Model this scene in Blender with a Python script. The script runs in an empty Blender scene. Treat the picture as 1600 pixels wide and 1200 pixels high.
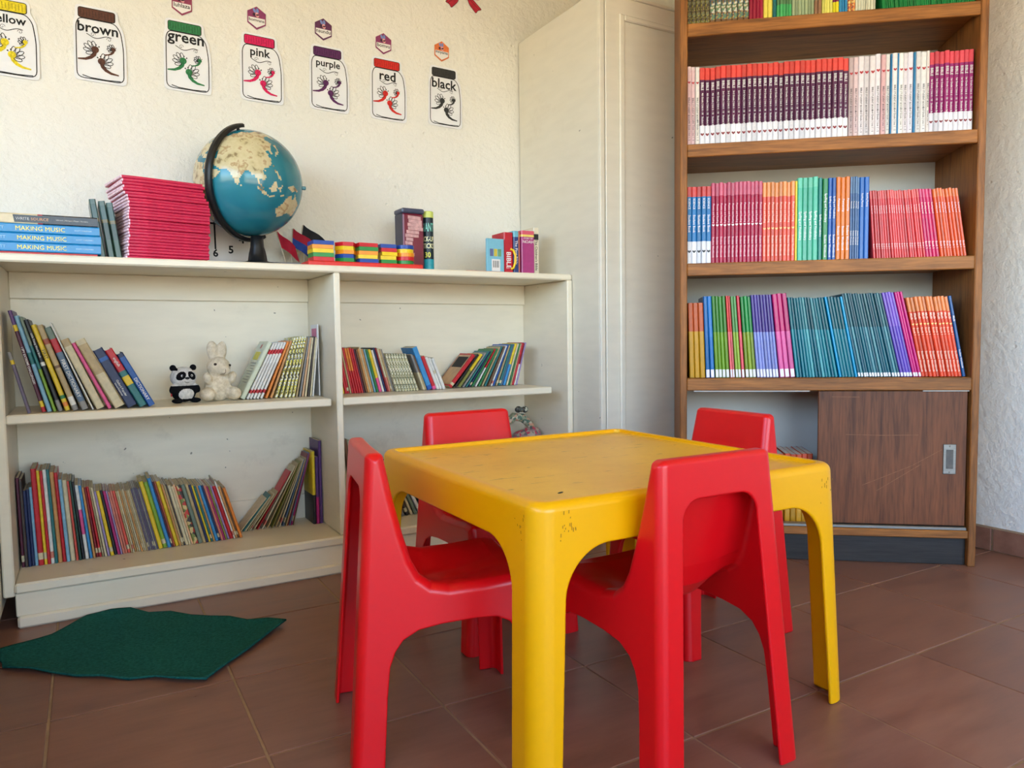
import bpy, math, random
import numpy as np
from mathutils import Matrix, Vector, Euler

# ------------------------------------------------------------------ camera, light, exposure
S = 0.832                       # survey units -> metres, applied to every mesh at the end
sc = bpy.context.scene
COL = sc.collection
PI = math.pi
R = math.radians
rng = random.Random(7)

cam_d = bpy.data.cameras.new('camera')
cam = bpy.data.objects.new('camera', cam_d)
COL.objects.link(cam)
cam_d.sensor_width = 36.0
cam_d.lens = 1157.0 / 1600.0 * 36.0
cam_d.clip_start = 0.02
yaw, pit, rol = R(29.9), R(3.547), R(0.747)
fw = Vector((math.sin(yaw) * math.cos(pit), math.cos(yaw) * math.cos(pit), -math.sin(pit)))
r0 = Vector((math.cos(yaw), -math.sin(yaw), 0))
d0 = fw.cross(r0)
rt = r0 * math.cos(rol) + d0 * math.sin(rol)
dn = -r0 * math.sin(rol) + d0 * math.cos(rol)
m = Matrix((rt, -dn, -fw)).transposed().to_4x4()
m.translation = Vector((0, 0, 0.85 * S))
cam.matrix_world = m
sc.camera = cam

world = bpy.data.worlds.new('world')
sc.world = world
world.use_nodes = True
wn = world.node_tree
wn.nodes.clear()
w_out = wn.nodes.new('ShaderNodeOutputWorld')
w_bg = wn.nodes.new('ShaderNodeBackground')
w_sky = wn.nodes.new('ShaderNodeTexSky')
w_sky.sky_type = 'NISHITA'
w_sky.sun_disc = False
w_sky.sun_elevation = R(52)
w_sky.sun_rotation = R(60)
w_sky.air_density = 1.0
w_sky.dust_density = 2.0
wn.links.new(w_sky.outputs[0], w_bg.inputs[0])
w_bg.inputs[1].default_value = 0.42
wn.links.new(w_bg.outputs[0], w_out.inputs[0])

sun_d = bpy.data.lights.new('sun', 'SUN')
sun_d.energy = 4.2
sun_d.angle = R(0.6)
sun_d.color = (1.0, 0.95, 0.86)
sun = bpy.data.objects.new('sun', sun_d)
COL.objects.link(sun)
sun.rotation_euler = Vector((-0.55, -0.42, -0.9)).to_track_quat('-Z', 'Y').to_euler()   # from behind the back right corner

# room outline in survey units: inner faces of the walls
X0, X1, Y0, Y1, ZC = -1.75, 3.026, -2.7, 3.065, 3.05
WIN_L = (-1.6, 1.9, 1.12, 2.6)      # window in the left wall: y0, y1, z0, z1
WIN_FILL = (-1.4, 2.4, 0.45, 2.6)       # added window behind the camera, sized to light the bays: x0, x1, z0, z1

def portal(name, loc, size, rot):
    d = bpy.data.lights.new(name, 'AREA')
    d.shape = 'RECTANGLE'
    d.size, d.size_y = size[0] * S, size[1] * S
    d.energy = 1.0
    d.cycles.is_portal = True
    o = bpy.data.objects.new(name, d)
    COL.objects.link(o)
    o.location = Vector(loc) * S
    o.rotation_euler = rot

portal('window_daylight_left', (X0 - 0.1, (WIN_L[0] + WIN_L[1]) / 2, (WIN_L[2] + WIN_L[3]) / 2),
       (WIN_L[3] - WIN_L[2], WIN_L[1] - WIN_L[0]), (0, -PI / 2, 0))
portal('window_daylight_behind', ((WIN_FILL[0] + WIN_FILL[1]) / 2, Y0 - 0.1, (WIN_FILL[2] + WIN_FILL[3]) / 2),
       (WIN_FILL[1] - WIN_FILL[0], WIN_FILL[3] - WIN_FILL[2]), (PI / 2, 0, 0))

sc.view_settings.view_transform = 'Standard'
sc.view_settings.look = 'None'
sc.view_settings.gamma = 1.0
sc.view_settings.use_curve_mapping = False
sc.view_settings.exposure = 2.38
sc.cycles.use_denoising = True
sc.cycles.adaptive_threshold = 0.025
sc.cycles.max_bounces = 6
sc.cycles.diffuse_bounces = 4

# ------------------------------------------------------------------ materials
def lin(c):
    out = []
    for v in c[:3]:
        v = v / 255.0
        out.append(v / 12.92 if v <= 0.04045 else ((v + 0.055) / 1.055) ** 2.4)
    return (out[0], out[1], out[2], 1.0)

MATS = {}
def new_mat(name):
    mt = bpy.data.materials.new(name)
    mt.use_nodes = True
    nt = mt.node_tree
    return mt, nt, nt.nodes['Principled BSDF']

def N(nt, t, **kw):
    n = nt.nodes.new(t)
    for k, v in kw.items():
        if k in n.inputs:
            n.inputs[k].default_value = v
        else:
            setattr(n, k, v)
    return n

def coords(nt, scale=(1, 1, 1), kind='Object', rot=(0, 0, 0)):
    tc = nt.nodes.new('ShaderNodeTexCoord')
    mp = nt.nodes.new('ShaderNodeMapping')
    mp.inputs['Scale'].default_value = scale
    mp.inputs['Rotation'].default_value = rot
    nt.links.new(tc.outputs[kind], mp.inputs[0])
    return mp.outputs[0]

def bump(nt, b, height, strength, dist):
    bp = nt.nodes.new('ShaderNodeBump')
    bp.inputs['Strength'].default_value = strength
    bp.inputs['Distance'].default_value = dist
    nt.links.new(height, bp.inputs['Height'])
    nt.links.new(bp.outputs[0], b.inputs['Normal'])
    return bp

def ramp(nt, fac, stops):
    r = nt.nodes.new('ShaderNodeValToRGB')
    el = r.color_ramp.elements
    while len(el) > 1:
        el.remove(el[-1])
    el[0].position, el[0].color = stops[0]
    for p, c in stops[1:]:
        e = el.new(p)
        e.color = c
    nt.links.new(fac, r.inputs[0])
    return r.outputs[0]

def mixc(nt, fac, a, b, mode='MIX'):
    mx = nt.nodes.new('ShaderNodeMix')
    mx.data_type = 'RGBA'
    mx.blend_type = mode
    for i, v in ((0, fac), (6, a), (7, b)):
        if hasattr(v, 'links'):
            nt.links.new(v, mx.inputs[i])
        else:
            mx.inputs[i].default_value = v
    return mx.outputs[2]

def flat(c, rough=0.5, spec=0.4, wear=0.12, scale=60.0, name=None):
    """printed card, cloth, plastic: one colour with a little grain of its own"""
    key = (tuple(c), rough, spec, wear, scale)
    if key in MATS:
        return MATS[key]
    mt, nt, b = new_mat(name or 'coloured_surface')
    base = lin(c)
    nz = N(nt, 'ShaderNodeTexNoise', Scale=scale, Detail=3.0)
    nt.links.new(coords(nt), nz.inputs['Vector'])
    dk = tuple(v * (1 - wear) for v in base[:3]) + (1,)
    lt = tuple(min(1, v * (1 + wear * 0.6) + wear * 0.012) for v in base[:3]) + (1,)
    col = ramp(nt, nz.outputs[0], [(0.3, dk), (0.7, lt)])
    nt.links.new(col, b.inputs['Base Color'])
    b.inputs['Roughness'].default_value = rough
    b.inputs['Specular IOR Level'].default_value = spec
    MATS[key] = mt
    return mt

def mat_wall():
    mt, nt, b = new_mat('rough_white_plaster')
    v = coords(nt)
    n1 = N(nt, 'ShaderNodeTexNoise', Scale=38.0, Detail=6.0, Roughness=0.62)
    n2 = N(nt, 'ShaderNodeTexNoise', Scale=7.0, Detail=3.0)
    vo = N(nt, 'ShaderNodeTexVoronoi', Scale=26.0)
    n4 = N(nt, 'ShaderNodeTexNoise', Scale=1.3, Detail=2.0)
    for n in (n1, n2, vo, n4):
        nt.links.new(v, n.inputs['Vector'])
    pits = ramp(nt, vo.outputs['Distance'], [(0.0, (0, 0, 0, 1)), (0.16, (1, 1, 1, 1))])
    msk = ramp(nt, n2.outputs[0], [(0.52, (1, 1, 1, 1)), (0.64, (0, 0, 0, 1))])
    pm = mixc(nt, msk, pits, (1, 1, 1, 1))
    h = mixc(nt, 0.35, n1.outputs[0], pm)
    bump(nt, b, h, 0.9, 0.012)
    col = ramp(nt, n4.outputs[0], [(0.35, lin((226, 223, 214))), (0.65, lin((236, 233, 226)))])
    nt.links.new(col, b.inputs['Base Color'])
    b.inputs['Roughness'].default_value = 0.62
    b.inputs['Specular IOR Level'].default_value = 0.25
    return mt

def mat_paint(c, dirt, rough=0.4, name='brushed_cream_gloss_paint'):
    mt, nt, b = new_mat(name)
    v = coords(nt, (2, 2, 9))
    v2 = coords(nt)
    n1 = N(nt, 'ShaderNodeTexNoise', Scale=4.0, Detail=5.0)
    n2 = N(nt, 'ShaderNodeTexNoise', Scale=48.0, Detail=2.0)
    n3 = N(nt, 'ShaderNodeTexNoise', Scale=5.0, Detail=6.0, Roughness=0.7)
    nt.links.new(v, n1.inputs['Vector'])
    nt.links.new(v2, n2.inputs['Vector'])
    nt.links.new(v2, n3.inputs['Vector'])
    a = lin(c)
    dk = tuple(x * 0.95 for x in a[:3]) + (1,)
    base = ramp(nt, n1.outputs[0], [(0.3, dk), (0.62, a)])
    spots = ramp(nt, n2.outputs[0], [(0.775, (0, 0, 0, 1)), (0.79, (0.7, 0.7, 0.7, 1))])
    smear = ramp(nt, n3.outputs[0], [(0.60, (0, 0, 0, 1)), (0.78, (0.28, 0.28, 0.28, 1))])
    c1 = mixc(nt, smear, base, lin(dirt))
    c2 = mixc(nt, spots, c1, lin(tuple(x * 0.45 for x in dirt)))
    nt.links.new(c2, b.inputs['Base Color'])
    b.inputs['Roughness'].default_value = rough
    b.inputs['Specular IOR Level'].default_value = 0.4
    bump(nt, b, n1.outputs[0], 0.06, 0.002)
    return mt

def mat_wood(c1, c2, name, axis='x', rough=0.45):
    mt, nt, b = new_mat(name)
    sca = {'x': (1.6, 22, 22), 'z': (22, 22, 1.6)}[axis]
    v = coords(nt, sca)
    n1 = N(nt, 'ShaderNodeTexNoise', Scale=2.2, Detail=7.0, Roughness=0.62, Distortion=0.6)
    n2 = N(nt, 'ShaderNodeTexNoise', Scale=9.0, Detail=3.0)
    n3 = N(nt, 'ShaderNodeTexNoise', Scale=3.0, Detail=2.0)
    nt.links.new(v, n1.inputs['Vector'])
    nt.links.new(v, n2.inputs['Vector'])
    nt.links.new(coords(nt), n3.inputs['Vector'])
    g = ramp(nt, n1.outputs[0], [(0.28, lin(c2)), (0.5, lin(c1)), (0.75, lin(tuple(min(255, x * 1.12) for x in c1)))])
    fine = ramp(nt, n2.outputs[0], [(0.35, (0.72, 0.72, 0.72, 1)), (0.6, (1, 1, 1, 1))])
    blot = ramp(nt, n3.outputs[0], [(0.35, (0.78, 0.76, 0.74, 1)), (0.65, (1, 1, 1, 1))])
    c = mixc(nt, 1.0, mixc(nt, 1.0, g, fine, 'MULTIPLY'), blot, 'MULTIPLY')
    nt.links.new(c, b.inputs['Base Color'])
    b.inputs['Roughness'].default_value = rough
    b.inputs['Specular IOR Level'].default_value = 0.35
    bump(nt, b, n2.outputs[0], 0.1, 0.002)
    return mt

def mat_tile():
    mt, nt, b = new_mat('brown_floor_tile')
    oi = nt.nodes.new('ShaderNodeObjectInfo')
    v = coords(nt, (2, 9, 9), rot=(0, 0, 0.5))
    ad = nt.nodes.new('ShaderNodeVectorMath')
    nt.links.new(v, ad.inputs[0])
    cb = nt.nodes.new('ShaderNodeCombineXYZ')
    mu = N(nt, 'ShaderNodeMath', operation='MULTIPLY')
    mu.inputs[1].default_value = 40
    nt.links.new(oi.outputs['Random'], mu.inputs[0])
    nt.links.new(mu.outputs[0], cb.inputs[0])
    nt.links.new(mu.outputs[0], cb.inputs[1])
    nt.links.new(cb.outputs[0], ad.inputs[1])
    n1 = N(nt, 'ShaderNodeTexNoise', Scale=2.5, Detail=6.0, Roughness=0.6)
    n2 = N(nt, 'ShaderNodeTexNoise', Scale=40.0, Detail=3.0)
    nt.links.new(ad.outputs[0], n1.inputs['Vector'])
    nt.links.new(ad.outputs[0], n2.inputs['Vector'])
    c = ramp(nt, n1.outputs[0], [(0.25, lin((122, 84, 68))), (0.5, lin((138, 97, 80))), (0.8, lin((152, 111, 92)))])
    tone = ramp(nt, oi.outputs['Random'], [(0.0, (0.9, 0.9, 0.92, 1)), (1.0, (1.04, 1.02, 1.0, 1))])
    nt.links.new(mixc(nt, 1.0, c, tone, 'MULTIPLY'), b.inputs['Base Color'])
    rr = ramp(nt, n1.outputs[0], [(0.2, (0.26, 0.26, 0.26, 1)), (0.8, (0.44, 0.44, 0.44, 1))])
    nt.links.new(rr, b.inputs['Roughness'])
    b.inputs['Specular IOR Level'].default_value = 0.4
    bump(nt, b, n1.outputs[0], 0.12, 0.004)
    return mt

def mat_plastic(c, rough, scuff, name):
    mt, nt, b = new_mat(name)
    n1 = N(nt, 'ShaderNodeTexNoise', Scale=2.5, Detail=0.0)
    nt.links.new(coords(nt), n1.inputs['Vector'])
    a = lin(c)
    nt.links.new(ramp(nt, n1.outputs[0], [(0.1, tuple(x * 0.96 for x in a[:3]) + (1,)), (0.9, a)]), b.inputs['Base Color'])
    b.inputs['Roughness'].default_value = rough
    b.inputs['Specular IOR Level'].default_value = 0.45
    return mt

def mat_table_top():
    mt, nt, b = new_mat('worn_yellow_laminate')
    v = coords(nt)
    va = coords(nt, (6, 55, 1), rot=(0, 0, 0.5))
    n1 = N(nt, 'ShaderNodeTexNoise', Scale=6.0, Detail=6.0, Roughness=0.65)
    n2 = N(nt, 'ShaderNodeTexNoise', Scale=2.4, Detail=5.0, Distortion=1.2)
    nt.links.new(v, n1.inputs['Vector'])
    nt.links.new(va, n2.inputs['Vector'])
    base = ramp(nt, n1.outputs[0], [(0.3, lin((234, 176, 38))), (0.7, lin((248, 196, 54)))])
    sc_ = ramp(nt, n2.outputs[0], [(0.30, (1, 1, 1, 1)), (0.34, (0, 0, 0, 1))])
    nt.links.new(mixc(nt, sc_, base, lin((150, 100, 24))), b.inputs['Base Color'])
    b.inputs['Roughness'].default_value = 0.36
    b.inputs['Specular IOR Level'].default_value = 0.4
    bump(nt, b, n1.outputs[0], 0.06, 0.002)
    return mt

def mat_fabric(c, c2, scale=160.0, name='felted_cloth', bs=0.7):
    mt, nt, b = new_mat(name)
    v = coords(nt)
    n1 = N(nt, 'ShaderNodeTexNoise', Scale=scale, Detail=4.0, Roughness=0.7)
    nt.links.new(v, n1.inputs['Vector'])
    c_ = ramp(nt, n1.outputs[0], [(0.3, lin(c2)), (0.65, lin(c))])
    nt.links.new(c_, b.inputs['Base Color'])
    b.inputs['Roughness'].default_value = 0.95
    b.inputs['Specular IOR Level'].default_value = 0.1
    bump(nt, b, n1.outputs[0], bs, 0.004)
    return mt

def mat_speckle(cs, scale, name):
    """busy printed pattern of several inks"""
    key = ('speckle', tuple(cs), scale)
    if key in MATS:
        return MATS[key]
    mt, nt, b = new_mat(name)
    vo = N(nt, 'ShaderNodeTexVoronoi', Scale=scale)
    nt.links.new(coords(nt), vo.inputs['Vector'])
    sx = nt.nodes.new('ShaderNodeSeparateColor')
    nt.links.new(vo.outputs['Color'], sx.inputs[0])
    st = [(i / len(cs), lin(c)) for i, c in enumerate(cs)]
    r = ramp(nt, sx.outputs[0], st)
    r.node.color_ramp.interpolation = 'CONSTANT'
    nt.links.new(r, b.inputs['Base Color'])
    b.inputs['Roughness'].default_value = 0.4
    MATS[key] = mt
    return mt

M_WALL = mat_wall()
M_CREAM = mat_paint((238, 226, 202), (150, 132, 104))
M_CUPB = mat_paint((226, 219, 203), (190, 176, 150), 0.35, 'smooth_cream_cupboard_paint')
M_CEIL = flat((214, 192, 130), 0.8, 0.1, 0.03, 3.0, 'cream_ceiling_paint')
M_WOOD = mat_wood((172, 110, 52), (120, 72, 30), 'varnished_teak_boards', 'x')
M_WOODV = mat_wood((164, 104, 50), (116, 70, 32), 'varnished_teak_uprights', 'z')
M_DOOR = mat_wood((126, 74, 44), (84, 46, 26), 'dark_veneer_door', 'z')
M_KICK = mat_wood((56, 53, 52), (38, 36, 36), 'worn_black_kickboard', 'x', 0.5)
M_BACK = flat((206, 204, 196), 0.55, 0.3, 0.06, 6.0, 'white_backboard_paint')
M_TILE = mat_tile()
M_GROUT = flat((168, 140, 112), 0.85, 0.1, 0.15, 30.0, 'tan_grout')
M_RED = mat_plastic((222, 12, 22), 0.3, (224, 70, 70), 'glossy_red_plastic')
M_YEL = mat_plastic((244, 176, 0), 0.3, (206, 150, 30), 'glossy_yellow_plastic')
M_TOP = mat_table_top()
M_RUG = mat_fabric((36, 104, 96), (18, 72, 68), 150.0, 'dark_green_felt')
M_PAPER = flat((232, 228, 226), 0.7, 0.2, 0.03, 20.0, 'white_paper')
M_PAGES = flat((214, 200, 170), 0.85, 0.1, 0.2, 90.0, 'aged_page_edges')
M_PAGEW = flat((228, 224, 216), 0.8, 0.1, 0.15, 90.0, 'white_page_edges')
M_INK = flat((34, 32, 34), 0.6, 0.2, 0.05, 20.0, 'black_ink')
M_BLACK = flat((24, 24, 26), 0.35, 0.4, 0.1, 30.0, 'black_plastic')
M_STEEL = None
def mat_metal(c, rough):
    mt, nt, b = new_mat('brushed_metal')
    n1 = N(nt, 'ShaderNodeTexNoise', Scale=30.0, Detail=3.0)
    nt.links.new(coords(nt, (1, 1, 12)), n1.inputs['Vector'])
    nt.links.new(ramp(nt, n1.outputs[0], [(0.3, tuple(x * 0.8 for x in lin(c)[:3]) + (1,)), (0.7, lin(c))]), b.inputs['Base Color'])
    b.inputs['Metallic'].default_value = 0.9
    b.inputs['Roughness'].default_value = rough
    return mt
M_STEEL = mat_metal((150, 146, 140), 0.42)

# ------------------------------------------------------------------ mesh helpers
class MB:
    def __init__(self):
        self.v, self.f, self.mi = [], [], []
    def add(self, vs, fs, mi=0):
        k = len(self.v)
        self.v.extend([tuple(p) for p in vs])
        for f in fs:
            self.f.append(tuple(i + k for i in f))
            self.mi.append(mi)
        return self
    def box(self, a, b, mi=0):
        x0, y0, z0 = a
        x1, y1, z1 = b
        return self.add([(x0, y0, z0), (x1, y0, z0), (x1, y1, z0), (x0, y1, z0), (x0, y0, z1), (x1, y0, z1), (x1, y1, z1), (x0, y1, z1)],
                        [(0, 3, 2, 1), (4, 5, 6, 7), (0, 1, 5, 4), (1, 2, 6, 5), (2, 3, 7, 6), (3, 0, 4, 7)], mi)
    def cbox(self, a, b, c=0.003, mi=0):
        """box with chamfered edges"""
        ctr = [(a[i] + b[i]) / 2 for i in range(3)]
        h = [(b[i] - a[i]) / 2 for i in range(3)]
        c = min(c, min(h) * 0.9)
        vs, idx = [], {}
        for sx in (-1, 1):
            for sy in (-1, 1):
                for sz in (-1, 1):
                    s = (sx, sy, sz)
                    for ax in range(3):
                        p = [ctr[i] + s[i] * (h[i] if i == ax else h[i] - c) for i in range(3)]
                        idx[(s, ax)] = len(vs)
                        vs.append(p)
        fs = []
        for ax in range(3):
            o = [i for i in range(3) if i != ax]
            for sg in (-1, 1):
                q = []
                for (p, r) in ((-1, -1), (1, -1), (1, 1), (-1, 1)):
                    s = [0, 0, 0]
                    s[ax], s[o[0]], s[o[1]] = sg, p, r
                    q.append(idx[(tuple(s), ax)])
                fs.append(q)
        for ax in range(3):
            o = [i for i in range(3) if i != ax]
            for p in (-1, 1):
                for r in (-1, 1):
                    s1, s2 = [0, 0, 0], [0, 0, 0]
                    s1[ax], s2[ax] = -1, 1
                    s1[o[0]] = s2[o[0]] = p
                    s1[o[1]] = s2[o[1]] = r
                    s1, s2 = tuple(s1), tuple(s2)
                    fs.append([idx[(s1, o[0])], idx[(s2, o[0])], idx[(s2, o[1])], idx[(s1, o[1])]])
        for sx in (-1, 1):
            for sy in (-1, 1):
                for sz in (-1, 1):
                    s = (sx, sy, sz)
                    fs.append([idx[(s, 0)], idx[(s, 1)], idx[(s, 2)]])
        out = []
        for q in fs:
            p = [Vector(vs[i]) for i in q]
            n = (p[1] - p[0]).cross(p[2] - p[0])
            cen = sum(p, Vector()) / len(p) - Vector(ctr)
            out.append(tuple(q) if n.dot(cen) > 0 else tuple(reversed(q)))
        return self.add(vs, out, mi)
    def prism(self, poly, y0, y1, mi=0, ax='y'):
        """polygon in the x-z plane given a depth along y (ax='z': polygon in x-y, height along z)"""
        n = len(poly)
        area = sum(poly[i][0] * poly[(i + 1) % n][1] - poly[(i + 1) % n][0] * poly[i][1] for i in range(n))
        if area < 0:
            poly = list(reversed(poly))
        if ax == 'y':
            vs = [(p[0], y0, p[1]) for p in poly] + [(p[0], y1, p[1]) for p in poly]
            fs = [tuple(range(n)), tuple(reversed(range(n, 2 * n)))] + [(i, i + n, (i + 1) % n + n, (i + 1) % n) for i in range(n)]
        else:
            vs = [(p[0], p[1], y0) for p in poly] + [(p[0], p[1], y1) for p in poly]
            fs = [tuple(reversed(range(n))), tuple(range(n, 2 * n))] + [(i, (i + 1) % n, (i + 1) % n + n, i + n) for i in range(n)]
        return self.add(vs, fs, mi)
    def tube(self, pts, r, n=8, mi=0, cap=True):
        pts = [Vector(p) for p in pts]
        rs = r if isinstance(r, (list, tuple)) else [r] * len(pts)
        vs, fs = [], []
        t = (pts[1] - pts[0]).normalized()
        u = t.orthogonal().normalized()
        for i, p in enumerate(pts):
            if 0 < i < len(pts) - 1:
                t2 = (pts[i + 1] - pts[i - 1]).normalized()
            elif i == 0:
                t2 = (pts[1] - pts[0]).normalized()
            else:
                t2 = (pts[-1] - pts[-2]).normalized()
            u = (u - t2 * u.dot(t2)).normalized()
            w = t2.cross(u)
            for k in range(n):
                a = 2 * PI * k / n
                vs.append(p + (u * math.cos(a) + w * math.sin(a)) * rs[i])
        for i in range(len(pts) - 1):
            for k in range(n):
                fs.append((i * n + k, i * n + (k + 1) % n, (i + 1) * n + (k + 1) % n, (i + 1) * n + k))
        if cap:
            fs.append(tuple(reversed(range(n))))
            fs.append(tuple(range((len(pts) - 1) * n, len(pts) * n)))
        return self.add(vs, fs, mi)
    def lathe(self, prof, n=24, mi=0):
        vs, fs = [], []
        for (r, z) in prof:
            for k in range(n):
                a = 2 * PI * k / n
                vs.append((r * math.cos(a), r * math.sin(a), z))
        for i in range(len(prof) - 1):
            for k in range(n):
                fs.append((i * n + k, i * n + (k + 1) % n, (i + 1) * n + (k + 1) % n, (i + 1) * n + k))
        fs.append(tuple(reversed(range(n))))
        fs.append(tuple(range((len(prof) - 1) * n, len(prof) * n)))
        return self.add(vs, fs, mi)
    def ball(self, c, r, nu=20, nv=12, mi=0):
        rx, ry, rz = r if isinstance(r, (list, tuple)) else (r, r, r)
        vs = [(c[0], c[1], c[2] - rz)]
        for j in range(1, nv):
            th = -PI / 2 + PI * j / nv
            for i in range(nu):
                a = 2 * PI * i / nu
                vs.append((c[0] + rx * math.cos(th) * math.cos(a), c[1] + ry * math.cos(th) * math.sin(a), c[2] + rz * math.sin(th)))
        vs.append((c[0], c[1], c[2] + rz))
        fs = [(0, 1 + (i + 1) % nu, 1 + i) for i in range(nu)]
        for j in range(nv - 2):
            for i in range(nu):
                a = 1 + j * nu
                fs.append((a + i, a + (i + 1) % nu, a + nu + (i + 1) % nu, a + nu + i))
        a = 1 + (nv - 2) * nu
        fs += [(a + i, a + (i + 1) % nu, len(vs) - 1) for i in range(nu)]
        return self.add(vs, fs, mi)
    def mesh(self, name, mats, smooth=False):
        me = bpy.data.meshes.new(name)
        me.from_pydata(self.v, [], self.f)
        for mt in (mats if isinstance(mats, (list, tuple)) else [mats]):
            me.materials.append(mt)
        me.polygons.foreach_set('material_index', self.mi)
        if smooth:
            me.polygons.foreach_set('use_smooth', [True] * len(me.polygons))
        me.update()
        return me
    def build(self, name, mats, parent=None, loc=(0, 0, 0), rot=(0, 0, 0), smooth=False):
        return put(name, self.mesh(name, mats, smooth), parent, loc, rot)

def put(name, me, parent=None, loc=(0, 0, 0), rot=(0, 0, 0)):
    o = bpy.data.objects.new(name, me)
    COL.objects.link(o)
    o.parent = parent
    o.location = loc
    o.rotation_euler = rot
    return o

def tag(o, label, cat, group=None):
    o['label'] = label
    o['category'] = cat
    if group:
        o['group'] = group
    return o

def thing(name, label, cat, loc=(0, 0, 0), rot=(0, 0, 0), group=None):
    o = bpy.data.objects.new(name, None)
    COL.objects.link(o)
    o.empty_display_size = 0.05
    o.location = loc
    o.rotation_euler = rot
    return tag(o, label, cat, group)

def struct(o):
    o['kind'] = 'structure'
    return o

def copy_tree(o, parent=None):
    c = o.copy()
    COL.objects.link(c)
    c.parent = parent
    for ch in list(o.children):
        copy_tree(ch, c)
    return c

ONES = ['', 'first', 'second', 'third', 'fourth', 'fifth', 'sixth', 'seventh', 'eighth', 'ninth', 'tenth', 'eleventh', 'twelfth', 'thirteenth',
        'fourteenth', 'fifteenth', 'sixteenth', 'seventeenth', 'eighteenth', 'nineteenth']
TENS = ['', '', 'twent', 'thirt', 'fort', 'fift', 'sixt', 'sevent', 'eight', 'ninet']
def ordw(n):
    if n < 20:
        return ONES[n]
    t, u = divmod(n, 10)
    return TENS[t] + ('ieth' if u == 0 else 'y-' + ONES[u])

# lettering: built-in font outlines turned into flat meshes
TXT = {}
def text_polys(s, bold=0.0):
    key = (s, bold)
    if key in TXT:
        return TXT[key]
    cu = bpy.data.curves.new('lettering', 'FONT')
    cu.body = s
    cu.size = 1.0
    cu.resolution_u = 2
    cu.offset = bold
    cu.align_x = 'LEFT'
    ob = bpy.data.objects.new('lettering', cu)
    COL.objects.link(ob)
    dg = bpy.context.evaluated_depsgraph_get()
    dg.update()
    me = bpy.data.meshes.new_from_object(ob.evaluated_get(dg))
    vs = [tuple(v.co) for v in me.vertices]
    fs = [tuple(p.vertices) for p in me.polygons]
    bpy.data.objects.remove(ob)
    bpy.data.curves.remove(cu)
    bpy.data.meshes.remove(me)
    if vs:
        mx = min(p[0] for p in vs)
        Mx = max(p[0] for p in vs)
        my = min(p[1] for p in vs)
        My = max(p[1] for p in vs)
    else:
        mx = Mx = my = My = 0
    TXT[key] = (vs, fs, mx, Mx, my, My)
    return TXT[key]

def text_on(mb, s, origin, ux, uy, length=None, height=None, bold=0.02, mi=0, center=True, stretch=False):
    """lay flat lettering on a plane: origin = centre (or left middle), ux along the line, uy up the letters"""
    vs, fs, mx, Mx, my, My = text_polys(s, bold)
    if not vs:
        return mb
    w, h = Mx - mx, max(0.7, My - my) if not stretch else My - my
    k = 1e9
    if length:
        k = min(k, length / w)
    if height:
        k = min(k, height / h)
    kx = ky = k
    if stretch:
        kx, ky = length / w, height / h
    o, ux, uy = Vector(origin), Vector(ux), Vector(uy)
    cx = (mx + Mx) / 2 if center else mx
    cy = (my + My) / 2
    mb.add([o + ux * ((p[0] - cx) * kx) + uy * ((p[1] - cy) * ky) for p in vs], fs, mi)
    return mb

def ribbon(mb, pts, w, closed=False, y=0.0, mi=0):
    """thin drawn line in the x-z plane facing -y"""
    P = [Vector((p[0], p[1])) for p in pts]
    n = len(P)
    L, Rr = [], []
    for i in range(n):
        a = P[i - 1] if (i > 0 or closed) else P[i]
        b = P[(i + 1) % n] if (i < n - 1 or closed) else P[i]
        t = (b - a)
        t = t.normalized() if t.length > 1e-9 else Vector((1, 0))
        nn = Vector((-t.y, t.x)) * (w / 2)
        L.append(P[i] + nn)
        Rr.append(P[i] - nn)
    vs = [(p.x, y, p.y) for p in L] + [(p.x, y, p.y) for p in Rr]
    fs = []
    for i in range(n if closed else n - 1):
        j = (i + 1) % n
        fs.append((i, i + n, j + n, j))
    mb.add(vs, fs, mi)
    return mb

def disc(mb, c, rx, rz, y=0.0, mi=0, n=14, rot=0.0):
    pts = []
    for k in range(n):
        a = 2 * PI * k / n
        x, z = rx * math.cos(a), rz * math.sin(a)
        pts.append((c[0] + x * math.cos(rot) - z * math.sin(rot), y, c[1] + x * math.sin(rot) + z * math.cos(rot)))
    mb.add(pts, [tuple(range(n))], mi)
    return mb

def flatpoly(mb, pts, y=0.0, mi=0):
    n = len(pts)
    area = sum(pts[i][0] * pts[(i + 1) % n][1] - pts[(i + 1) % n][0] * pts[i][1] for i in range(n))
    if area < 0:
        pts = list(reversed(pts))
    mb.add([(p[0], y, p[1]) for p in pts], [tuple(range(n))], mi)
    return mb

def smooth_poly(pts, it=2):
    for _ in range(it):
        q = []
        for i in range(len(pts)):
            a, b = pts[i], pts[(i + 1) % len(pts)]
            q.append((a[0] * .75 + b[0] * .25, a[1] * .75 + b[1] * .25))
            q.append((a[0] * .25 + b[0] * .75, a[1] * .25 + b[1] * .75))
        pts = q
    return pts

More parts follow.
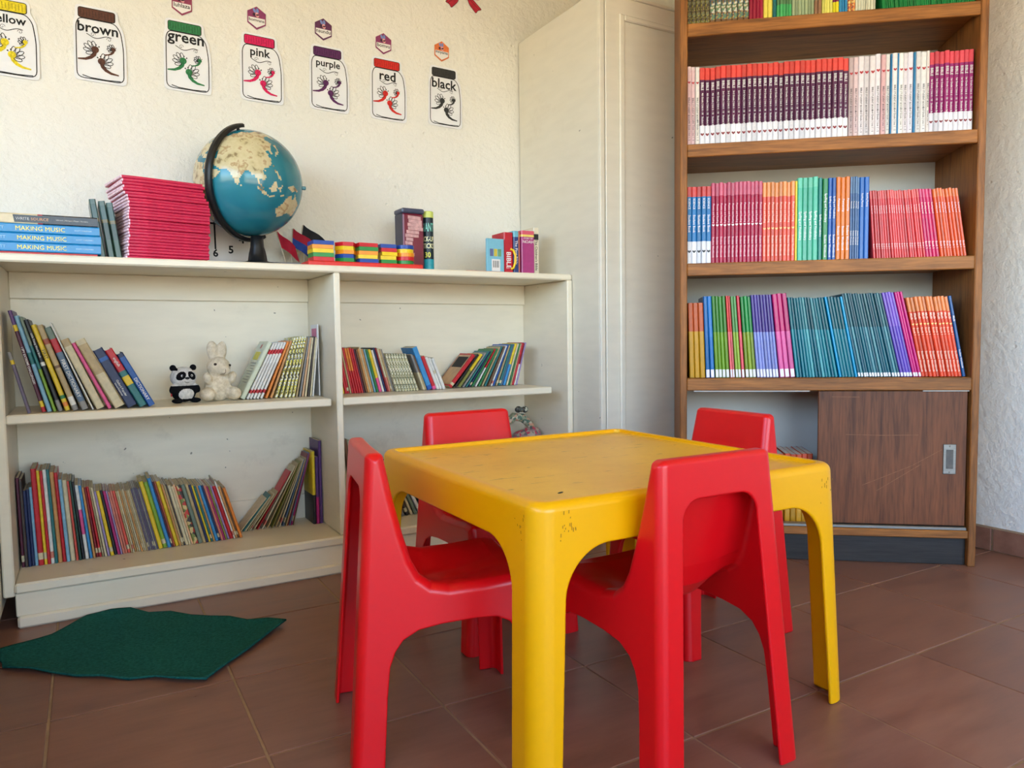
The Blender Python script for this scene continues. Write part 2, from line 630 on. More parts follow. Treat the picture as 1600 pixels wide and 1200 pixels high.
# ---- surface nets over a signed distance field: for moulded plastic and plush bodies
def surfnet(f, lo, hi, h):
    xs = [np.arange(lo[i], hi[i] + h, h) for i in range(3)]
    X, Y, Z = np.meshgrid(*xs, indexing='ij', sparse=True)
    D = np.asarray(f(X, Y, Z), dtype=np.float32)
    D = np.broadcast_to(D, tuple(len(a) for a in xs)).copy()
    D[np.abs(D) < 1e-6] = 1e-6
    inside = D < 0
    n = D.shape
    cnt = np.zeros([k + 1 for k in n], np.float32)
    acc = np.zeros([k + 1 for k in n] + [3], np.float32)
    quads = []
    for ax in range(3):
        a = [slice(None)] * 3
        b = [slice(None)] * 3
        a[ax], b[ax] = slice(0, n[ax] - 1), slice(1, n[ax])
        ch = inside[tuple(a)] != inside[tuple(b)]
        idx = np.argwhere(ch)
        d0_, d1_ = D[tuple(a)][ch], D[tuple(b)][ch]
        t = d0_ / (d0_ - d1_)
        pos = np.stack([xs[i][idx[:, i]] for i in range(3)], 1).astype(np.float32)
        pos[:, ax] += t * h
        o = [i for i in range(3) if i != ax]
        cells = []
        for (p, q) in ((0, 0), (1, 0), (1, 1), (0, 1)):
            c = idx.copy()
            c[:, ax] += 1
            c[:, o[0]] += p
            c[:, o[1]] += q
            cells.append(c)
            np.add.at(cnt, tuple(c.T), 1)
            np.add.at(acc, tuple(c.T), pos)
        flip = inside[tuple(a)][ch]
        if ax == 1:
            flip = ~flip
        quads.append((cells, flip))
    used = np.argwhere(cnt > 0)
    vid = -np.ones(cnt.shape, np.int64)
    vid[tuple(used.T)] = np.arange(len(used))
    V = acc[tuple(used.T)] / cnt[tuple(used.T)][:, None]
    F = []
    for cells, flip in quads:
        q = np.stack([vid[tuple(c.T)] for c in cells], 1)
        q[~flip] = q[~flip][:, ::-1]
        F.append(q)
    return V, np.concatenate(F)

def vnormals(V, F):
    a, b, c, d = (V[F[:, i]] for i in range(4))
    fn = np.cross(c - a, d - b)
    Nn = np.zeros_like(V)
    for i in range(4):
        np.add.at(Nn, F[:, i], fn)
    return Nn / np.maximum(np.linalg.norm(Nn, axis=1, keepdims=True), 1e-12)

def refine(f, V, Nn, e=0.0005):
    """slide the net's vertices onto the true surface and take their normals from the field"""
    V = V.astype(np.float64)
    def grad(P):
        g = np.empty_like(P)
        for i in range(3):
            a, b = P.copy(), P.copy()
            a[:, i] += e
            b[:, i] -= e
            g[:, i] = (f(a[:, 0], a[:, 1], a[:, 2]) - f(b[:, 0], b[:, 1], b[:, 2])) / (2 * e)
        return g
    for _ in range(2):
        g = grad(V)
        d = f(V[:, 0], V[:, 1], V[:, 2])
        L = np.maximum((g ** 2).sum(axis=1), 0.2)
        V -= np.clip(d / L, -0.0015, 0.0015)[:, None] * g
    g = grad(V)
    n = np.linalg.norm(g, axis=1, keepdims=True)
    g = g / np.maximum(n, 1e-9)
    bad = ((g * Nn).sum(axis=1) < 0.5) | (n[:, 0] < 0.3)
    g[bad] = Nn[bad]
    return V, g

def pyz(P, y, z):
    if np.ndim(y) == 3:
        a, b = np.broadcast_arrays(y, z)
        return poly_sdf(P, a[0], b[0])[None]
    return poly_sdf(P, y, z)

def submesh(name, V, F, Nn, mask, mats):
    f = F[mask]
    u, inv = np.unique(f, return_inverse=True)
    f = inv.reshape(f.shape)
    me = bpy.data.meshes.new(name)
    me.from_pydata([tuple(map(float, p)) for p in V[u]], [], [tuple(map(int, q)) for q in f])
    for mt in mats:
        me.materials.append(mt)
    me.polygons.foreach_set('use_smooth', [True] * len(me.polygons))
    me.update()
    me.normals_split_custom_set_from_vertices([tuple(map(float, p)) for p in Nn[u]])
    return me

def rmax(a, b, r):
    return np.minimum(np.maximum(a, b), -r) + np.sqrt(np.maximum(a + r, 0) ** 2 + np.maximum(b + r, 0) ** 2)

def poly_sdf(P, x, y):
    """signed distance to a polygon, x and y broadcastable arrays"""
    P = np.array(P, float)
    x, y = np.broadcast_arrays(x, y)
    d = np.full(x.shape, 1e9)
    sgn = np.ones(x.shape)
    n = len(P)
    for i in range(n):
        a, b = P[i], P[(i + 1) % n]
        ex, ey = b - a
        wx, wy = x - a[0], y - a[1]
        t = np.clip((wx * ex + wy * ey) / (ex * ex + ey * ey), 0, 1)
        d = np.minimum(d, (wx - ex * t) ** 2 + (wy - ey * t) ** 2)
        c1, c2, c3 = y >= a[1], y < b[1], ex * wy > ey * wx
        fl = (c1 & c2 & c3) | (~c1 & ~c2 & ~c3)
        sgn[fl] *= -1
    return sgn * np.sqrt(d)

def smin(a, b, k):
    h = np.clip(0.5 + 0.5 * (b - a) / k, 0, 1)
    return b * (1 - h) + a * h - k * h * (1 - h)

def ell(x, y, z, c, r, rot=0.0):
    """ellipsoid distance (approx), tilted by rot in the x-z plane"""
    dx, dy, dz = x - c[0], y - c[1], z - c[2]
    if rot:
        cs, sn = math.cos(rot), math.sin(rot)
        dx, dz = dx * cs + dz * sn, -dx * sn + dz * cs
    k = np.sqrt((dx / r[0]) ** 2 + (dy / r[1]) ** 2 + (dz / r[2]) ** 2)
    return (k - 1) * min(r)

# ------------------------------------------------------------------ the room
TH = 0.22
fl = struct(MB().box((X0 - TH, Y0 - TH, -0.06), (X1 + TH, Y1 + TH, -0.0025)).build('floor', M_GROUT))
TW, TDY = 0.3970, 0.4000
tile_cache = {}
i0 = math.floor((X0 - 0.29) / TW)
j0 = math.floor((Y0 - 1.13) / TDY)
for i in range(i0, i0 + 14):
    for j in range(j0, j0 + 17):
        a0, a1 = max(X0, 0.29 + i * TW + 0.0028), min(X1, 0.29 + (i + 1) * TW - 0.0028)
        b0, b1 = max(Y0, 1.13 + j * TDY + 0.0028), min(Y1, 1.13 + (j + 1) * TDY - 0.0028)
        if a1 - a0 < 0.01 or b1 - b0 < 0.01:
            continue
        key = (round(a1 - a0, 4), round(b1 - b0, 4))
        if key not in tile_cache:
            tile_cache[key] = MB().cbox((0, 0, -0.008), (key[0], key[1], 0), 0.0015).mesh('tile', M_TILE)
        put('tile', tile_cache[key], fl, (a0, b0, 0))

def wall_with_hole(name, along, a0, a1, fixed, t, hole):
    """wall slab along x or y with a window opening"""
    mb = MB()
    def seg(p0, p1, z0, z1):
        if along == 'y':
            mb.box((min(fixed, fixed + t), p0, z0), (max(fixed, fixed + t), p1, z1))
        else:
            mb.box((p0, min(fixed, fixed + t), z0), (p1, max(fixed, fixed + t), z1))
    if hole:
        h0, h1, z0, z1 = hole
        seg(a0, h0, 0, ZC)
        seg(h1, a1, 0, ZC)
        seg(h0, h1, 0, z0)
        seg(h0, h1, z1, ZC)
    else:
        seg(a0, a1, 0, ZC)
    return struct(mb.build(name, M_WALL))

wall_with_hole('wall_back', 'x', X0 - TH, X1 + TH, Y1, TH, None)
wall_with_hole('wall_right', 'y', Y0, Y1, X1, TH, None)
wall_with_hole('wall_left', 'y', Y0, Y1, X0, -TH, WIN_L)
wall_with_hole('wall_front', 'x', X0 - TH, X1 + TH, Y0, -TH, WIN_FILL)
struct(MB().box((X0 - TH, Y0 - TH, ZC), (X1 + TH, Y1 + TH, ZC + 0.1)).build('ceiling', M_CEIL))
M_SAND = flat((192, 174, 138), 0.95, 0.05, 0.2, 0.6, 'dry_sandy_ground')
struct(MB().box((-60, -60, -0.5), (60, 60, -0.3)).build('ground', M_SAND))

def window(n, along, hole, fixed, t):
    mb = MB()
    h0, h1, z0, z1 = hole
    f = 0.05
    def bar(p0, p1, q0, q1):
        c = fixed + t * 0.5
        if along == 'y':
            mb.box((c - 0.025, p0, q0), (c + 0.025, p1, q1))
        else:
            mb.box((p0, c - 0.025, q0), (p1, c + 0.025, q1))
    w = struct(bpy.data.objects.new('window_%d' % n, None))
    COL.objects.link(w)
    bar(h0, h1, z0, z0 + f)
    bar(h0, h1, z1 - f, z1)
    bar(h0, h0 + f, z0, z1)
    bar(h1 - f, h1, z0, z1)
    for k in (1, 2):
        q = h0 + (h1 - h0) * k / 3
        bar(q - 0.02, q + 0.02, z0, z1)
    mb.build('window_frame', M_CREAM, w)
window(1, 'y', WIN_L, X0, -TH)
window(2, 'x', WIN_FILL, Y0, -TH)  # frame of the added, unseen window behind the camera

# tiled skirting on the right wall
bb = struct(MB().box((X1 - 0.004, Y0, 0), (X1, Y1, 0.094)).build('baseboard_right', M_GROUT))
yy = 1.527
k = -12
while True:
    a = yy + k * 0.36 + 0.004
    b = a + 0.36 - 0.008
    k += 1
    if a > Y1:
        break
    a, b = max(a, Y0), min(b, Y1)
    if b - a > 0.02:
        MB().cbox((X1 - 0.012, a, 0.003), (X1 - 0.004, b, 0.088), 0.0015).build('tile', M_TILE, bb)

# ------------------------------------------------------------------ white bookcase along the back wall
YF, YB = 2.628, 3.0
wb = thing('white_bookcase', 'long low cream-painted bookcase with two bays along the back wall', 'bookcase')
def wpart(name, a, b, c=0.004, mat=None):
    return MB().cbox(a, b, c).build(name, mat or M_CREAM, wb)
XL, XD0, XD1, XR0, XR1 = -0.212, 0.782, 0.806, 1.788, 1.814
wpart('top_board', (-0.75, YF, 1.093), (XR1, Y1 - 0.002, 1.118), 0.005)
wpart('side_panel', (XL - 0.03, YF + 0.002, 0.095), (XL, YB + 0.02, 1.093))
wpart('divider', (XD0, YF + 0.003, 0.138), (XD1, YB, 1.093))
wpart('side_panel', (XR0, YF - 0.002, 0.0), (XR1, YB + 0.02, 1.093))
wpart('shelf', (XL, YF + 0.003, 0.613), (XD0 - 0.02, YB, 0.641))
wpart('shelf', (XD1, YF + 0.006, 0.613), (1.71, YB, 0.641))
wpart('bottom_shelf', (XL, YF - 0.012, 0.105), (XR0, YB, 0.137), 0.006)
wpart('plinth', (XL, YF - 0.002, 0.034), (XR0, YF + 0.02, 0.105), 0.003)
wpart('plinth_moulding', (XL + 0.003, YF - 0.012, 0.0), (XR0, YF + 0.018, 0.036), 0.006)
for (a, b) in ((XL, XD0), (XD1, XR0)):
    wpart('back_board', (a, YB - 0.008, 0.137), (b, YB + 0.004, 1.005), 0.002)
    wpart('back_rail', (a, YB - 0.02, 1.003), (b, YB + 0.004, 1.093), 0.003)
    wpart('back_rail', (a, YB - 0.018, 0.137), (b, YB + 0.003, 0.235), 0.003)

# low cupboard at the left frame edge and the tall cupboard beside the bookcase
lc = thing('low_cupboard', 'cream-painted low cupboard standing at the left end of the white bookcase', 'cupboard')
MB().cbox((-0.9, 0.9, 0.05), (-0.246, 2.9, 1.088), 0.006).build('body', M_CREAM, lc)  # unseen length towards the camera added to shade the left bay
for k in range(3):
    MB().cbox((-0.247, 0.93 + k * 0.55, 0.09), (-0.240, 1.46 + k * 0.55, 1.06), 0.003).build('door', M_CREAM, lc)
MB().cbox((-0.88, 0.94, 0.0), (-0.27, 2.86, 0.05), 0.004).build('plinth', M_CREAM, lc)

YC = 2.431
cb = thing('tall_cupboard', 'tall cream-painted cupboard with moulded door panel beside the wooden bookcase', 'cupboard')
XC0, XC1, ZT = 1.816, 2.62, 2.228
MB().cbox((XC0, YC + 0.004, 0), (XC1, Y1 - 0.004, ZT), 0.006).build('body', M_CUPB, cb)
MB().cbox((XC0 - 0.0005, YC - 0.004, 0), (XC0 + 0.024, YC + 0.006, ZT - 0.002), 0.003).build('stile', M_CUPB, cb)
MB().cbox((XC0 + 0.026, YC - 0.004, 2.213), (XC1, YC + 0.006, ZT - 0.001), 0.003).build('top_rail', M_CUPB, cb)
dr = MB().cbox((XC0 + 0.027, YC - 0.006, 0.06), (XC1 - 0.03, YC + 0.005, 2.210), 0.003).build('door', M_CUPB, cb)
px0, px1, pz0, pz1 = 1.908, 2.54, 0.2, 2.142
for (a, b) in (((px0, 0, pz0), (px0 + 0.026, 0, pz1)), ((px1 - 0.026, 0, pz0), (px1, 0, pz1)), ((px0 + 0.026, 0, pz1 - 0.024), (px1 - 0.026, 0, pz1)), ((px0 + 0.026, 0, pz0), (px1 - 0.026, 0, pz0 + 0.024))):
    mb = MB()
    mb.cbox((a[0], YC - 0.016, a[2]), (b[0], YC - 0.005, b[2]), 0.005)
    mb.build('moulding', M_CUPB, dr)
MB().cbox((px0 + 0.027, YC - 0.0075, pz0 + 0.025), (px1 - 0.027, YC - 0.005, pz1 - 0.025), 0.001).build('panel', M_CUPB, dr)

# ------------------------------------------------------------------ wooden bookcase across the corner
BA = R(39.15)
bu = Vector((math.cos(BA), -math.sin(BA), 0))
bn = Vector((math.sin(BA), math.cos(BA), 0))
BO = Vector((2.762, 1.453, 0)) - bu * 1.046
wc = thing('wooden_bookcase', 'tall varnished wooden bookcase set diagonally across the corner', 'bookcase', BO, (0, 0, -BA))
BD, BT, BH = 0.385, 0.026, 2.48
def bpart(name, a, b, mat=M_WOOD, c=0.003, parent=None):
    return MB().cbox(a, b, c).build(name, mat, parent or wc)
bpart('upright', (0, 0, 0), (BT, BD, BH), M_WOODV)
bpart('upright', (1.046 - BT, 0, 0), (1.046, BD, BH), M_WOODV)
bpart('top_board', (BT, 0.0, BH - 0.03), (1.046 - BT, BD, BH))
bpart('back_board', (BT, BD - 0.012, 0.1), (1.046 - BT, BD - 0.004, BH - 0.03), M_BACK, 0.001)
SHZ = [0.689, 1.121, 1.560, 1.997]
for z in SHZ:
    s = bpart('shelf', (BT, 0.022, z - 0.03), (1.046 - BT, BD - 0.012, z), M_WOOD)
    bpart('edge_lip', (BT, 0.001, z - 0.047), (1.046 - BT, 0.022, z), M_WOOD, 0.003, s)
bpart('bottom_shelf', (BT, 0.012, 0.105), (1.046 - BT, BD - 0.012, 0.132), M_WOOD)
bpart('bottom_rail', (BT, 0.0, 0.102), (1.046 - BT, 0.012, 0.131), M_WOOD)
bpart('sliding_track', (BT + 0.004, 0.004, 0.131), (1.046 - BT - 0.004, 0.034, 0.143), M_STEEL, 0.002)
bpart('kickboard', (BT, 0.022, 0.0), (1.046 - BT, 0.038, 0.102), M_KICK, 0.002)
door = bpart('sliding_door', (0.503, 0.014, 0.146), (1.013, 0.026, 0.640), M_DOOR, 0.002)
bpart('paint_smear', (0.052, 0.006, 0.6375), (0.47, 0.014, 0.6425), M_BACK, 0.001)
bpart('paint_smear', (0.86, 0.006, 0.638), (1.015, 0.014, 0.6425), M_BACK, 0.001)
M_SCR = flat((146, 100, 70), 0.6, 0.2, 0.3, 90.0)
for pts_ in ([(0.66, 0.29), (0.74, 0.325), (0.83, 0.365), (0.93, 0.425)], [(0.55, 0.618), (0.645, 0.617)], [(0.60, 0.478), (0.72, 0.476), (0.85, 0.478)], [(0.71, 0.27), (0.80, 0.33), (0.86, 0.37)]):
    mb = MB()
    ribbon(mb, pts_, 0.0016, False, 0.0136)
    mb.build('scratch', M_SCR, door)
hd = MB()
hd.cbox((0.934, 0.0105, 0.336), (0.978, 0.0145, 0.446), 0.002)
hdl = hd.build('pull_plate', M_STEEL, door)
MB().cbox((0.944, 0.0095, 0.356), (0.968, 0.0105, 0.426), 0.0004).build('finger_recess', flat((96, 92, 88), 0.4, 0.4, 0.2), hdl)
for z in (0.344, 0.438):
    MB().ball((0.956, 0.0105, z), (0.003, 0.002, 0.003), 8, 6).build('screw', M_STEEL, hdl)

# ------------------------------------------------------------------ yellow table
TX, TY, TZ = 1.083, 1.497, 0.556
def table_sdf(x, y, z):
    a = 0.406 + (TZ - z) * 0.036
    r = 0.042
    qx, qy = np.abs(x) - a + r, np.abs(y) - a + r
    side = np.sqrt(np.maximum(qx, 0) ** 2 + np.maximum(qy, 0) ** 2) + np.minimum(np.maximum(qx, qy), 0) - r
    outer = rmax(side, z - TZ, 0.018)
    inner = np.maximum(side + 0.0095, z - (TZ - 0.024))
    d = np.maximum(outer, -inner)
    # recessed playing surface
    q = 0.378
    rx, ry = np.abs(x) - q + 0.02, np.abs(y) - q + 0.02
    rec = np.sqrt(np.maximum(rx, 0) ** 2 + np.maximum(ry, 0) ** 2) + np.minimum(np.maximum(rx, ry), 0) - 0.02
    d = np.maximum(d, -np.maximum(rec, (TZ - 0.010) - z))
    # arched openings between the legs on each side
    lx = 0.058 + 0.02 * z
    ly = 0.088 + 0.0 * z
    cx = rmax(np.abs(x) - (a - lx), z - 0.468, 0.095)
    cx = np.maximum(cx, 0.30 - np.abs(y))
    cy = rmax(np.abs(y) - (a - ly), z - 0.468, 0.095)
    cy = np.maximum(cy, 0.30 - np.abs(x))
    d = rmax(d, -cx, 0.004)
    d = rmax(d, -cy, 0.004)
    return np.maximum(d, 0.0008 - z)
V, F = surfnet(table_sdf, (-0.44, -0.44, -0.008), (0.44, 0.44, 0.572), 0.004)
V, Nn = refine(table_sdf, V, vnormals(V, F))
cen = V[F].mean(axis=1)
tb = thing('play_table', 'square yellow moulded plastic play table with four arched sides', 'table', (TX, TY, 0), (0, 0, R(-0.4)))
top_m = (np.abs(cen[:, 0]) < 0.377) & (np.abs(cen[:, 1]) < 0.377) & (cen[:, 2] > TZ - 0.014)
leg_m = (cen[:, 2] < 0.36)
put('table_top', submesh('table_top', V, F, Nn, top_m, [M_TOP]), tb)
put('apron', submesh('apron', V, F, Nn, ~top_m & ~leg_m, [M_YEL]), tb)
for sx in (-1, 1):
    for sy in (-1, 1):
        mk = leg_m & (cen[:, 0] * sx > 0) & (cen[:, 1] * sy > 0)
        put('leg', submesh('leg', V, F, Nn, mk, [M_YEL]), tb)
mb = MB()
disc(mb, (0, 0), 0.010, 0.004, 0, 0, 8)
mk = mb.build('scorch_mark', M_INK, tb, (-0.285, -0.300, TZ - 0.0096), (R(-90), 0, 0.5))

# black scuffs worn into the near corner of the table
r5 = random.Random(5)
M_SCUFF = flat((140, 102, 30), 0.7, 0.2, 0.3, 90.0)
for (ux_, off, n_, face) in ((1, 0.075, 16, 'y'), (-1, 0.060, 8, 'x'), (1, 0.775, 10, 'y')):
    mb = MB()
    for k in range(n_):
        q, zq = off + r5.gauss(0, 0.010), TZ - 0.050 + r5.gauss(0, 0.012)
        h_ = r5.uniform(0.002, 0.008)
        a_ = 0.406 + (TZ - zq) * 0.036 + 0.0006
        if face == 'y':
            mb.add([(-0.42 + q, -a_, zq), (-0.4185 + q, -a_, zq), (-0.4180 + q, -a_ + h_ * 0.036, zq + h_), (-0.4195 + q, -a_ + h_ * 0.036, zq + h_)], [(0, 1, 2, 3)])
        else:
            mb.add([(-a_, -0.42 + q, zq), (-a_, -0.4185 + q, zq), (-a_ + h_ * 0.036, -0.4180 + q, zq + h_), (-a_ + h_ * 0.036, -0.4195 + q, zq + h_)], [(0, 3, 2, 1)])
    sm = mb.build('scuff_mark', M_SCUFF, tb)
    sm['kind'] = 'stuff'

# ------------------------------------------------------------------ red chairs
CH_W0, CH_WS = 0.182, 0.060
REAR = 0.045 / 0.62
prof = [(0.012, -0.2), (0.012, 0.0), (0.012 + REAR * 0.613, 0.613), (0.070, 0.613), (0.086, 0.53), (0.104, 0.455), (0.120, 0.400), (0.138, 0.366),
        (0.166, 0.344), (0.205, 0.335), (0.28, 0.336), (0.36, 0.342), (0.388, 0.338), (0.394, 0.30), (0.404, 0.0), (0.404, -0.2)]
prof_mid = [(0.012, -0.2), (0.012, 0.0), (0.012 + REAR * 0.613, 0.613), (0.068, 0.613), (0.081, 0.53), (0.095, 0.455), (0.107, 0.395), (0.122, 0.350),
            (0.150, 0.318), (0.190, 0.303), (0.27, 0.311), (0.36, 0.332), (0.388, 0.335), (0.394, 0.30), (0.404, 0.0), (0.404, -0.2)]
arch = [(0.062, -0.2), (0.063, 0.0), (0.073, 0.14), (0.080, 0.20), (0.091, 0.228), (0.108, 0.250), (0.14, 0.266), (0.19, 0.272), (0.26, 0.274), (0.305, 0.271),
        (0.333, 0.258), (0.349, 0.232), (0.356, 0.20), (0.362, 0.1), (0.366, 0.0), (0.366, -0.2)]
def chair_sdf(x, y, z):
    w = CH_W0 - CH_WS * z
    k = np.clip(1.15 * (1 - np.abs(x) / 0.14), 0, 1)
    k = k * k * (3 - 2 * k)                    # the seat and back are dished towards the middle
    dp = pyz(prof, y, z) * (1 - k) + pyz(prof_mid, y, z) * k - 0.012
    ds = (np.abs(x) - w) * 0.996
    outer = rmax(dp, ds, 0.020)
    d = np.maximum(outer, -(outer + 0.0075))
    ar = pyz(arch, y, z)
    d = rmax(d, -ar, 0.0035)
    yr = REAR * z
    rear = rmax(np.abs(x) - (w - 0.055), z - 0.548, 0.04)
    rear = np.maximum(rear, y - yr - 0.030)
    d = rmax(d, -rear, 0.0035)
    front = rmax(np.abs(x) - (w - 0.052), z - 0.275, 0.05)
    front = np.maximum(front, 0.372 - y)
    d = rmax(d, -front, 0.0035)
    return np.maximum(d, 0.0008 - z)
V, F = surfnet(chair_sdf, (-0.215, -0.012, -0.008), (0.215, 0.43, 0.64), 0.0027)
V, Nn = refine(chair_sdf, V, vnormals(V, F))
cen = V[F].mean(axis=1)
CH = {}
zz, yv = cen[:, 2], cen[:, 1]
m_leg = zz < 0.235
m_back = (zz > 0.372) | ((zz >= 0.235) & (yv < 0.075))
CH['seat'] = submesh('seat', V, F, Nn, ~m_leg & ~m_back, [M_RED])
CH['backrest'] = submesh('backrest', V, F, Nn, m_back & ~m_leg, [M_RED])
legs = []
for sx in (-1, 1):
    for fr in (0, 1):
        mk = m_leg & (cen[:, 0] * sx > 0) & ((yv > 0.2) if fr else (yv <= 0.2))
        legs.append(submesh('leg', V, F, Nn, mk, [M_RED]))
def chair(label, loc, rz):
    t = thing('child_chair', label, 'chair', (loc[0], loc[1], 0), (0, 0, rz), 'red plastic chairs around the yellow table')
    put('seat', CH['seat'], t)
    put('backrest', CH['backrest'], t)
    for l in legs:
        put('leg', l, t)
    return t
chair('red moulded plastic chair nearest the camera, seen from behind its open back', (1.028, 0.962), 0)
chair('red moulded plastic chair on the table side facing the cream bookcase wall', (1.030, 2.140), PI)
chair('red moulded plastic chair between the yellow table and the wooden bookcase', (1.737, 1.583), PI / 2)
chair('red moulded plastic chair seen from its side, beside the green mat', (0.451, 1.546), R(-100.6))

# ------------------------------------------------------------------ green mat
corner = [(-0.245, 2.42), (-0.222, 2.30), (0.003, 2.105), (0.227, 1.945), (0.262, 1.985), (0.385, 2.115), (0.488, 2.222), (0.30, 2.40), (0.09, 2.602), (-0.03, 2.604), (-0.12, 2.50)]
pts = []
for i, p in enumerate(corner):
    q = corner[(i + 1) % len(corner)]
    for k in range(4):
        f = k / 4
        j_ = 0.004 * math.sin(5.1 * i + 2.3 * k) if k else 0.0
        pts.append((p[0] + (q[0] - p[0]) * f + j_, p[1] + (q[1] - p[1]) * f + j_ * 0.7))
mb = MB()
n = len(pts)
cx = sum(p[0] for p in pts) / n
cy = sum(p[1] for p in pts) / n
rings = [0.0, 0.35, 0.7, 0.88, 0.97, 1.0]
vs, fs = [(cx, cy, 0.006)], []
def mat_z(x, y, r, k):
    e = max(0, (r - 0.8) / 0.2)
    return 0.006 + e * (0.004 + 0.007 * math.sin(9 * x + 3 * y) ** 2 + 0.004 * math.sin(31 * x - 17 * y)) + 0.0015 * math.sin(14 * x) * math.cos(11 * y)
for r in rings[1:]:
    for i, p in enumerate(pts):
        x, y = cx + (p[0] - cx) * r, cy + (p[1] - cy) * r
        vs.append((x, y, mat_z(x, y, r, i)))
for i in range(n):
    fs.append((0, 1 + i, 1 + (i + 1) % n))
for q in range(len(rings) - 2):
    for i in range(n):
        a = 1 + q * n
        fs.append((a + i, a + n + i, a + n + (i + 1) % n, a + (i + 1) % n))
top_n = len(vs)
vs += [(p[0], p[1], max(0.0006, p[2] - 0.005)) for p in vs]
fs += [tuple(reversed([i + top_n for i in f])) for f in list(fs)]
a = 1 + (len(rings) - 2) * n
fs += [(a + i, a + top_n + i, a + top_n + (i + 1) % n, a + (i + 1) % n) for i in range(n)]
mb.add(vs, fs)
rug = mb.build('floor_mat', M_RUG, smooth=True)
tag(rug, 'dark green felt mat lying crooked on the brown floor tiles', 'mat')
# ------------------------------------------------------------------ books
PAL = {  # code: (sRGB, word)
 'rd': ((190, 30, 40), 'red'), 'dr': ((128, 24, 34), 'dark red'), 'mr': ((84, 26, 48), 'maroon'), 'cr': ((214, 84, 70), 'coral'), 'sa': ((206, 122, 104), 'salmon'),
 'or': ((224, 130, 48), 'orange'), 'ot': ((198, 142, 84), 'orange-tan'), 'ye': ((226, 192, 40), 'yellow'), 'ol': ((132, 128, 60), 'olive'), 'li': ((128, 164, 48), 'lime green'),
 'gr': ((42, 116, 66), 'green'), 'dg': ((38, 70, 56), 'dark green'), 'gm': ((112, 126, 110), 'grey-green'), 'te': ((40, 110, 110), 'teal'), 'lb': ((128, 172, 196), 'pale blue'),
 'sk': ((58, 138, 194), 'sky blue'), 'bl': ((30, 84, 160), 'blue'), 'nv': ((34, 44, 84), 'navy'), 'bg': ((92, 112, 136), 'blue-grey'), 'la': ((158, 138, 178), 'lilac'),
 'pu': ((88, 54, 110), 'purple'), 'gp': ((104, 92, 112), 'grey-purple'), 'mg': ((178, 40, 110), 'magenta'), 'pk': ((222, 84, 140), 'pink'), 'wh': ((222, 218, 210), 'white'),
 'cm': ((206, 192, 156), 'cream'), 'ta': ((180, 156, 112), 'tan'), 'br': ((112, 80, 54), 'brown'), 'bk': ((34, 32, 36), 'black'), 'gy': ((138, 134, 130), 'grey'),
 'dn': ((70, 58, 52), 'dark brown'), 'sp': None, 'rs': ((158, 76, 52), 'rust'), 'pe': ((222, 176, 134), 'peach')}
M_SPEC = mat_speckle([(212, 206, 176), (150, 146, 110), (226, 222, 200), (196, 188, 140), (120, 120, 96)], 300.0, 'speckled_cream_spine')
M_SPECY = mat_speckle([(222, 208, 70), (236, 232, 214), (70, 66, 60), (224, 222, 206), (206, 190, 60)], 260.0, 'speckled_yellow_spine')
M_PATB = mat_speckle([(90, 74, 50), (150, 140, 70), (58, 48, 40), (110, 110, 80)], 200.0, 'brown_green_printed_spine')
M_PATG = mat_speckle([(96, 130, 96), (70, 96, 120), (176, 150, 90), (200, 200, 186), (110, 84, 60)], 200.0, 'landscape_printed_spine')
M_PATR = mat_speckle([(190, 60, 50), (120, 128, 60), (206, 180, 120), (60, 46, 40)], 90.0, 'fairy_tale_printed_spine')
M_PATO = mat_speckle([(220, 120, 60), (150, 60, 70), (230, 190, 110)], 200.0, 'orange_printed_spine')

def cm_(c):
    if isinstance(c, str):
        if c in PAL and PAL[c]:
            return flat(PAL[c][0], 0.42, 0.4, 0.16, 70.0)
        return {'sp': M_SPEC, 'sy': M_SPECY, 'pb': M_PATB, 'pg': M_PATG, 'pr': M_PATR, 'po': M_PATO}[c]
    if isinstance(c, tuple):
        return flat(c, 0.27, 0.5, 0.08, 70.0)
    return c

MESH = {}
def cover_mesh(w, h, d, bands, hard):
    key = ('c', round(w, 4), round(h, 4), round(d, 4), tuple((round(f, 3), c) for f, c in bands), hard)
    if key in MESH:
        return MESH[key]
    t = 0.0026 if hard else 0.0009
    t = min(t, w * 0.28)
    c = min(w * 0.25, 0.003)
    P = [(c, 0), (w - c, 0), (w, c), (w, d), (w - t, d), (w - t, t + c), (t, t + c), (t, d), (0, d), (0, c)]
    n = len(P)
    zs = [f * h for f, _ in bands] + [h]
    vs = [(p[0], p[1], z) for z in zs for p in P]
    fs, mi = [], []
    for k in range(len(bands)):
        for i in range(n):
            j = (i + 1) % n
            fs.append((k * n + i, k * n + j, (k + 1) * n + j, (k + 1) * n + i))
            mi.append(k)
    fs.append(tuple(reversed(range(n))))
    mi.append(0)
    fs.append(tuple(range(len(bands) * n, (len(bands) + 1) * n)))
    mi.append(len(bands) - 1)
    mb = MB()
    mb.v, mb.f, mb.mi = vs, fs, mi
    MESH[key] = mb.mesh('cover', [cm_(c) for _, c in bands])
    return MESH[key]

def pages_mesh(w, h, d, hard, mat):
    key = ('p', round(w, 4), round(h, 4), round(d, 4), hard, mat.name)
    if key not in MESH:
        t = min(0.0026 if hard else 0.0009, w * 0.28)
        e = 0.004 if hard else 0.0006
        MESH[key] = MB().box((t * 1.02, t + 0.0032, e), (w - t * 1.02, d - e - 0.002, h - e)).mesh('pages', mat)
    return MESH[key]

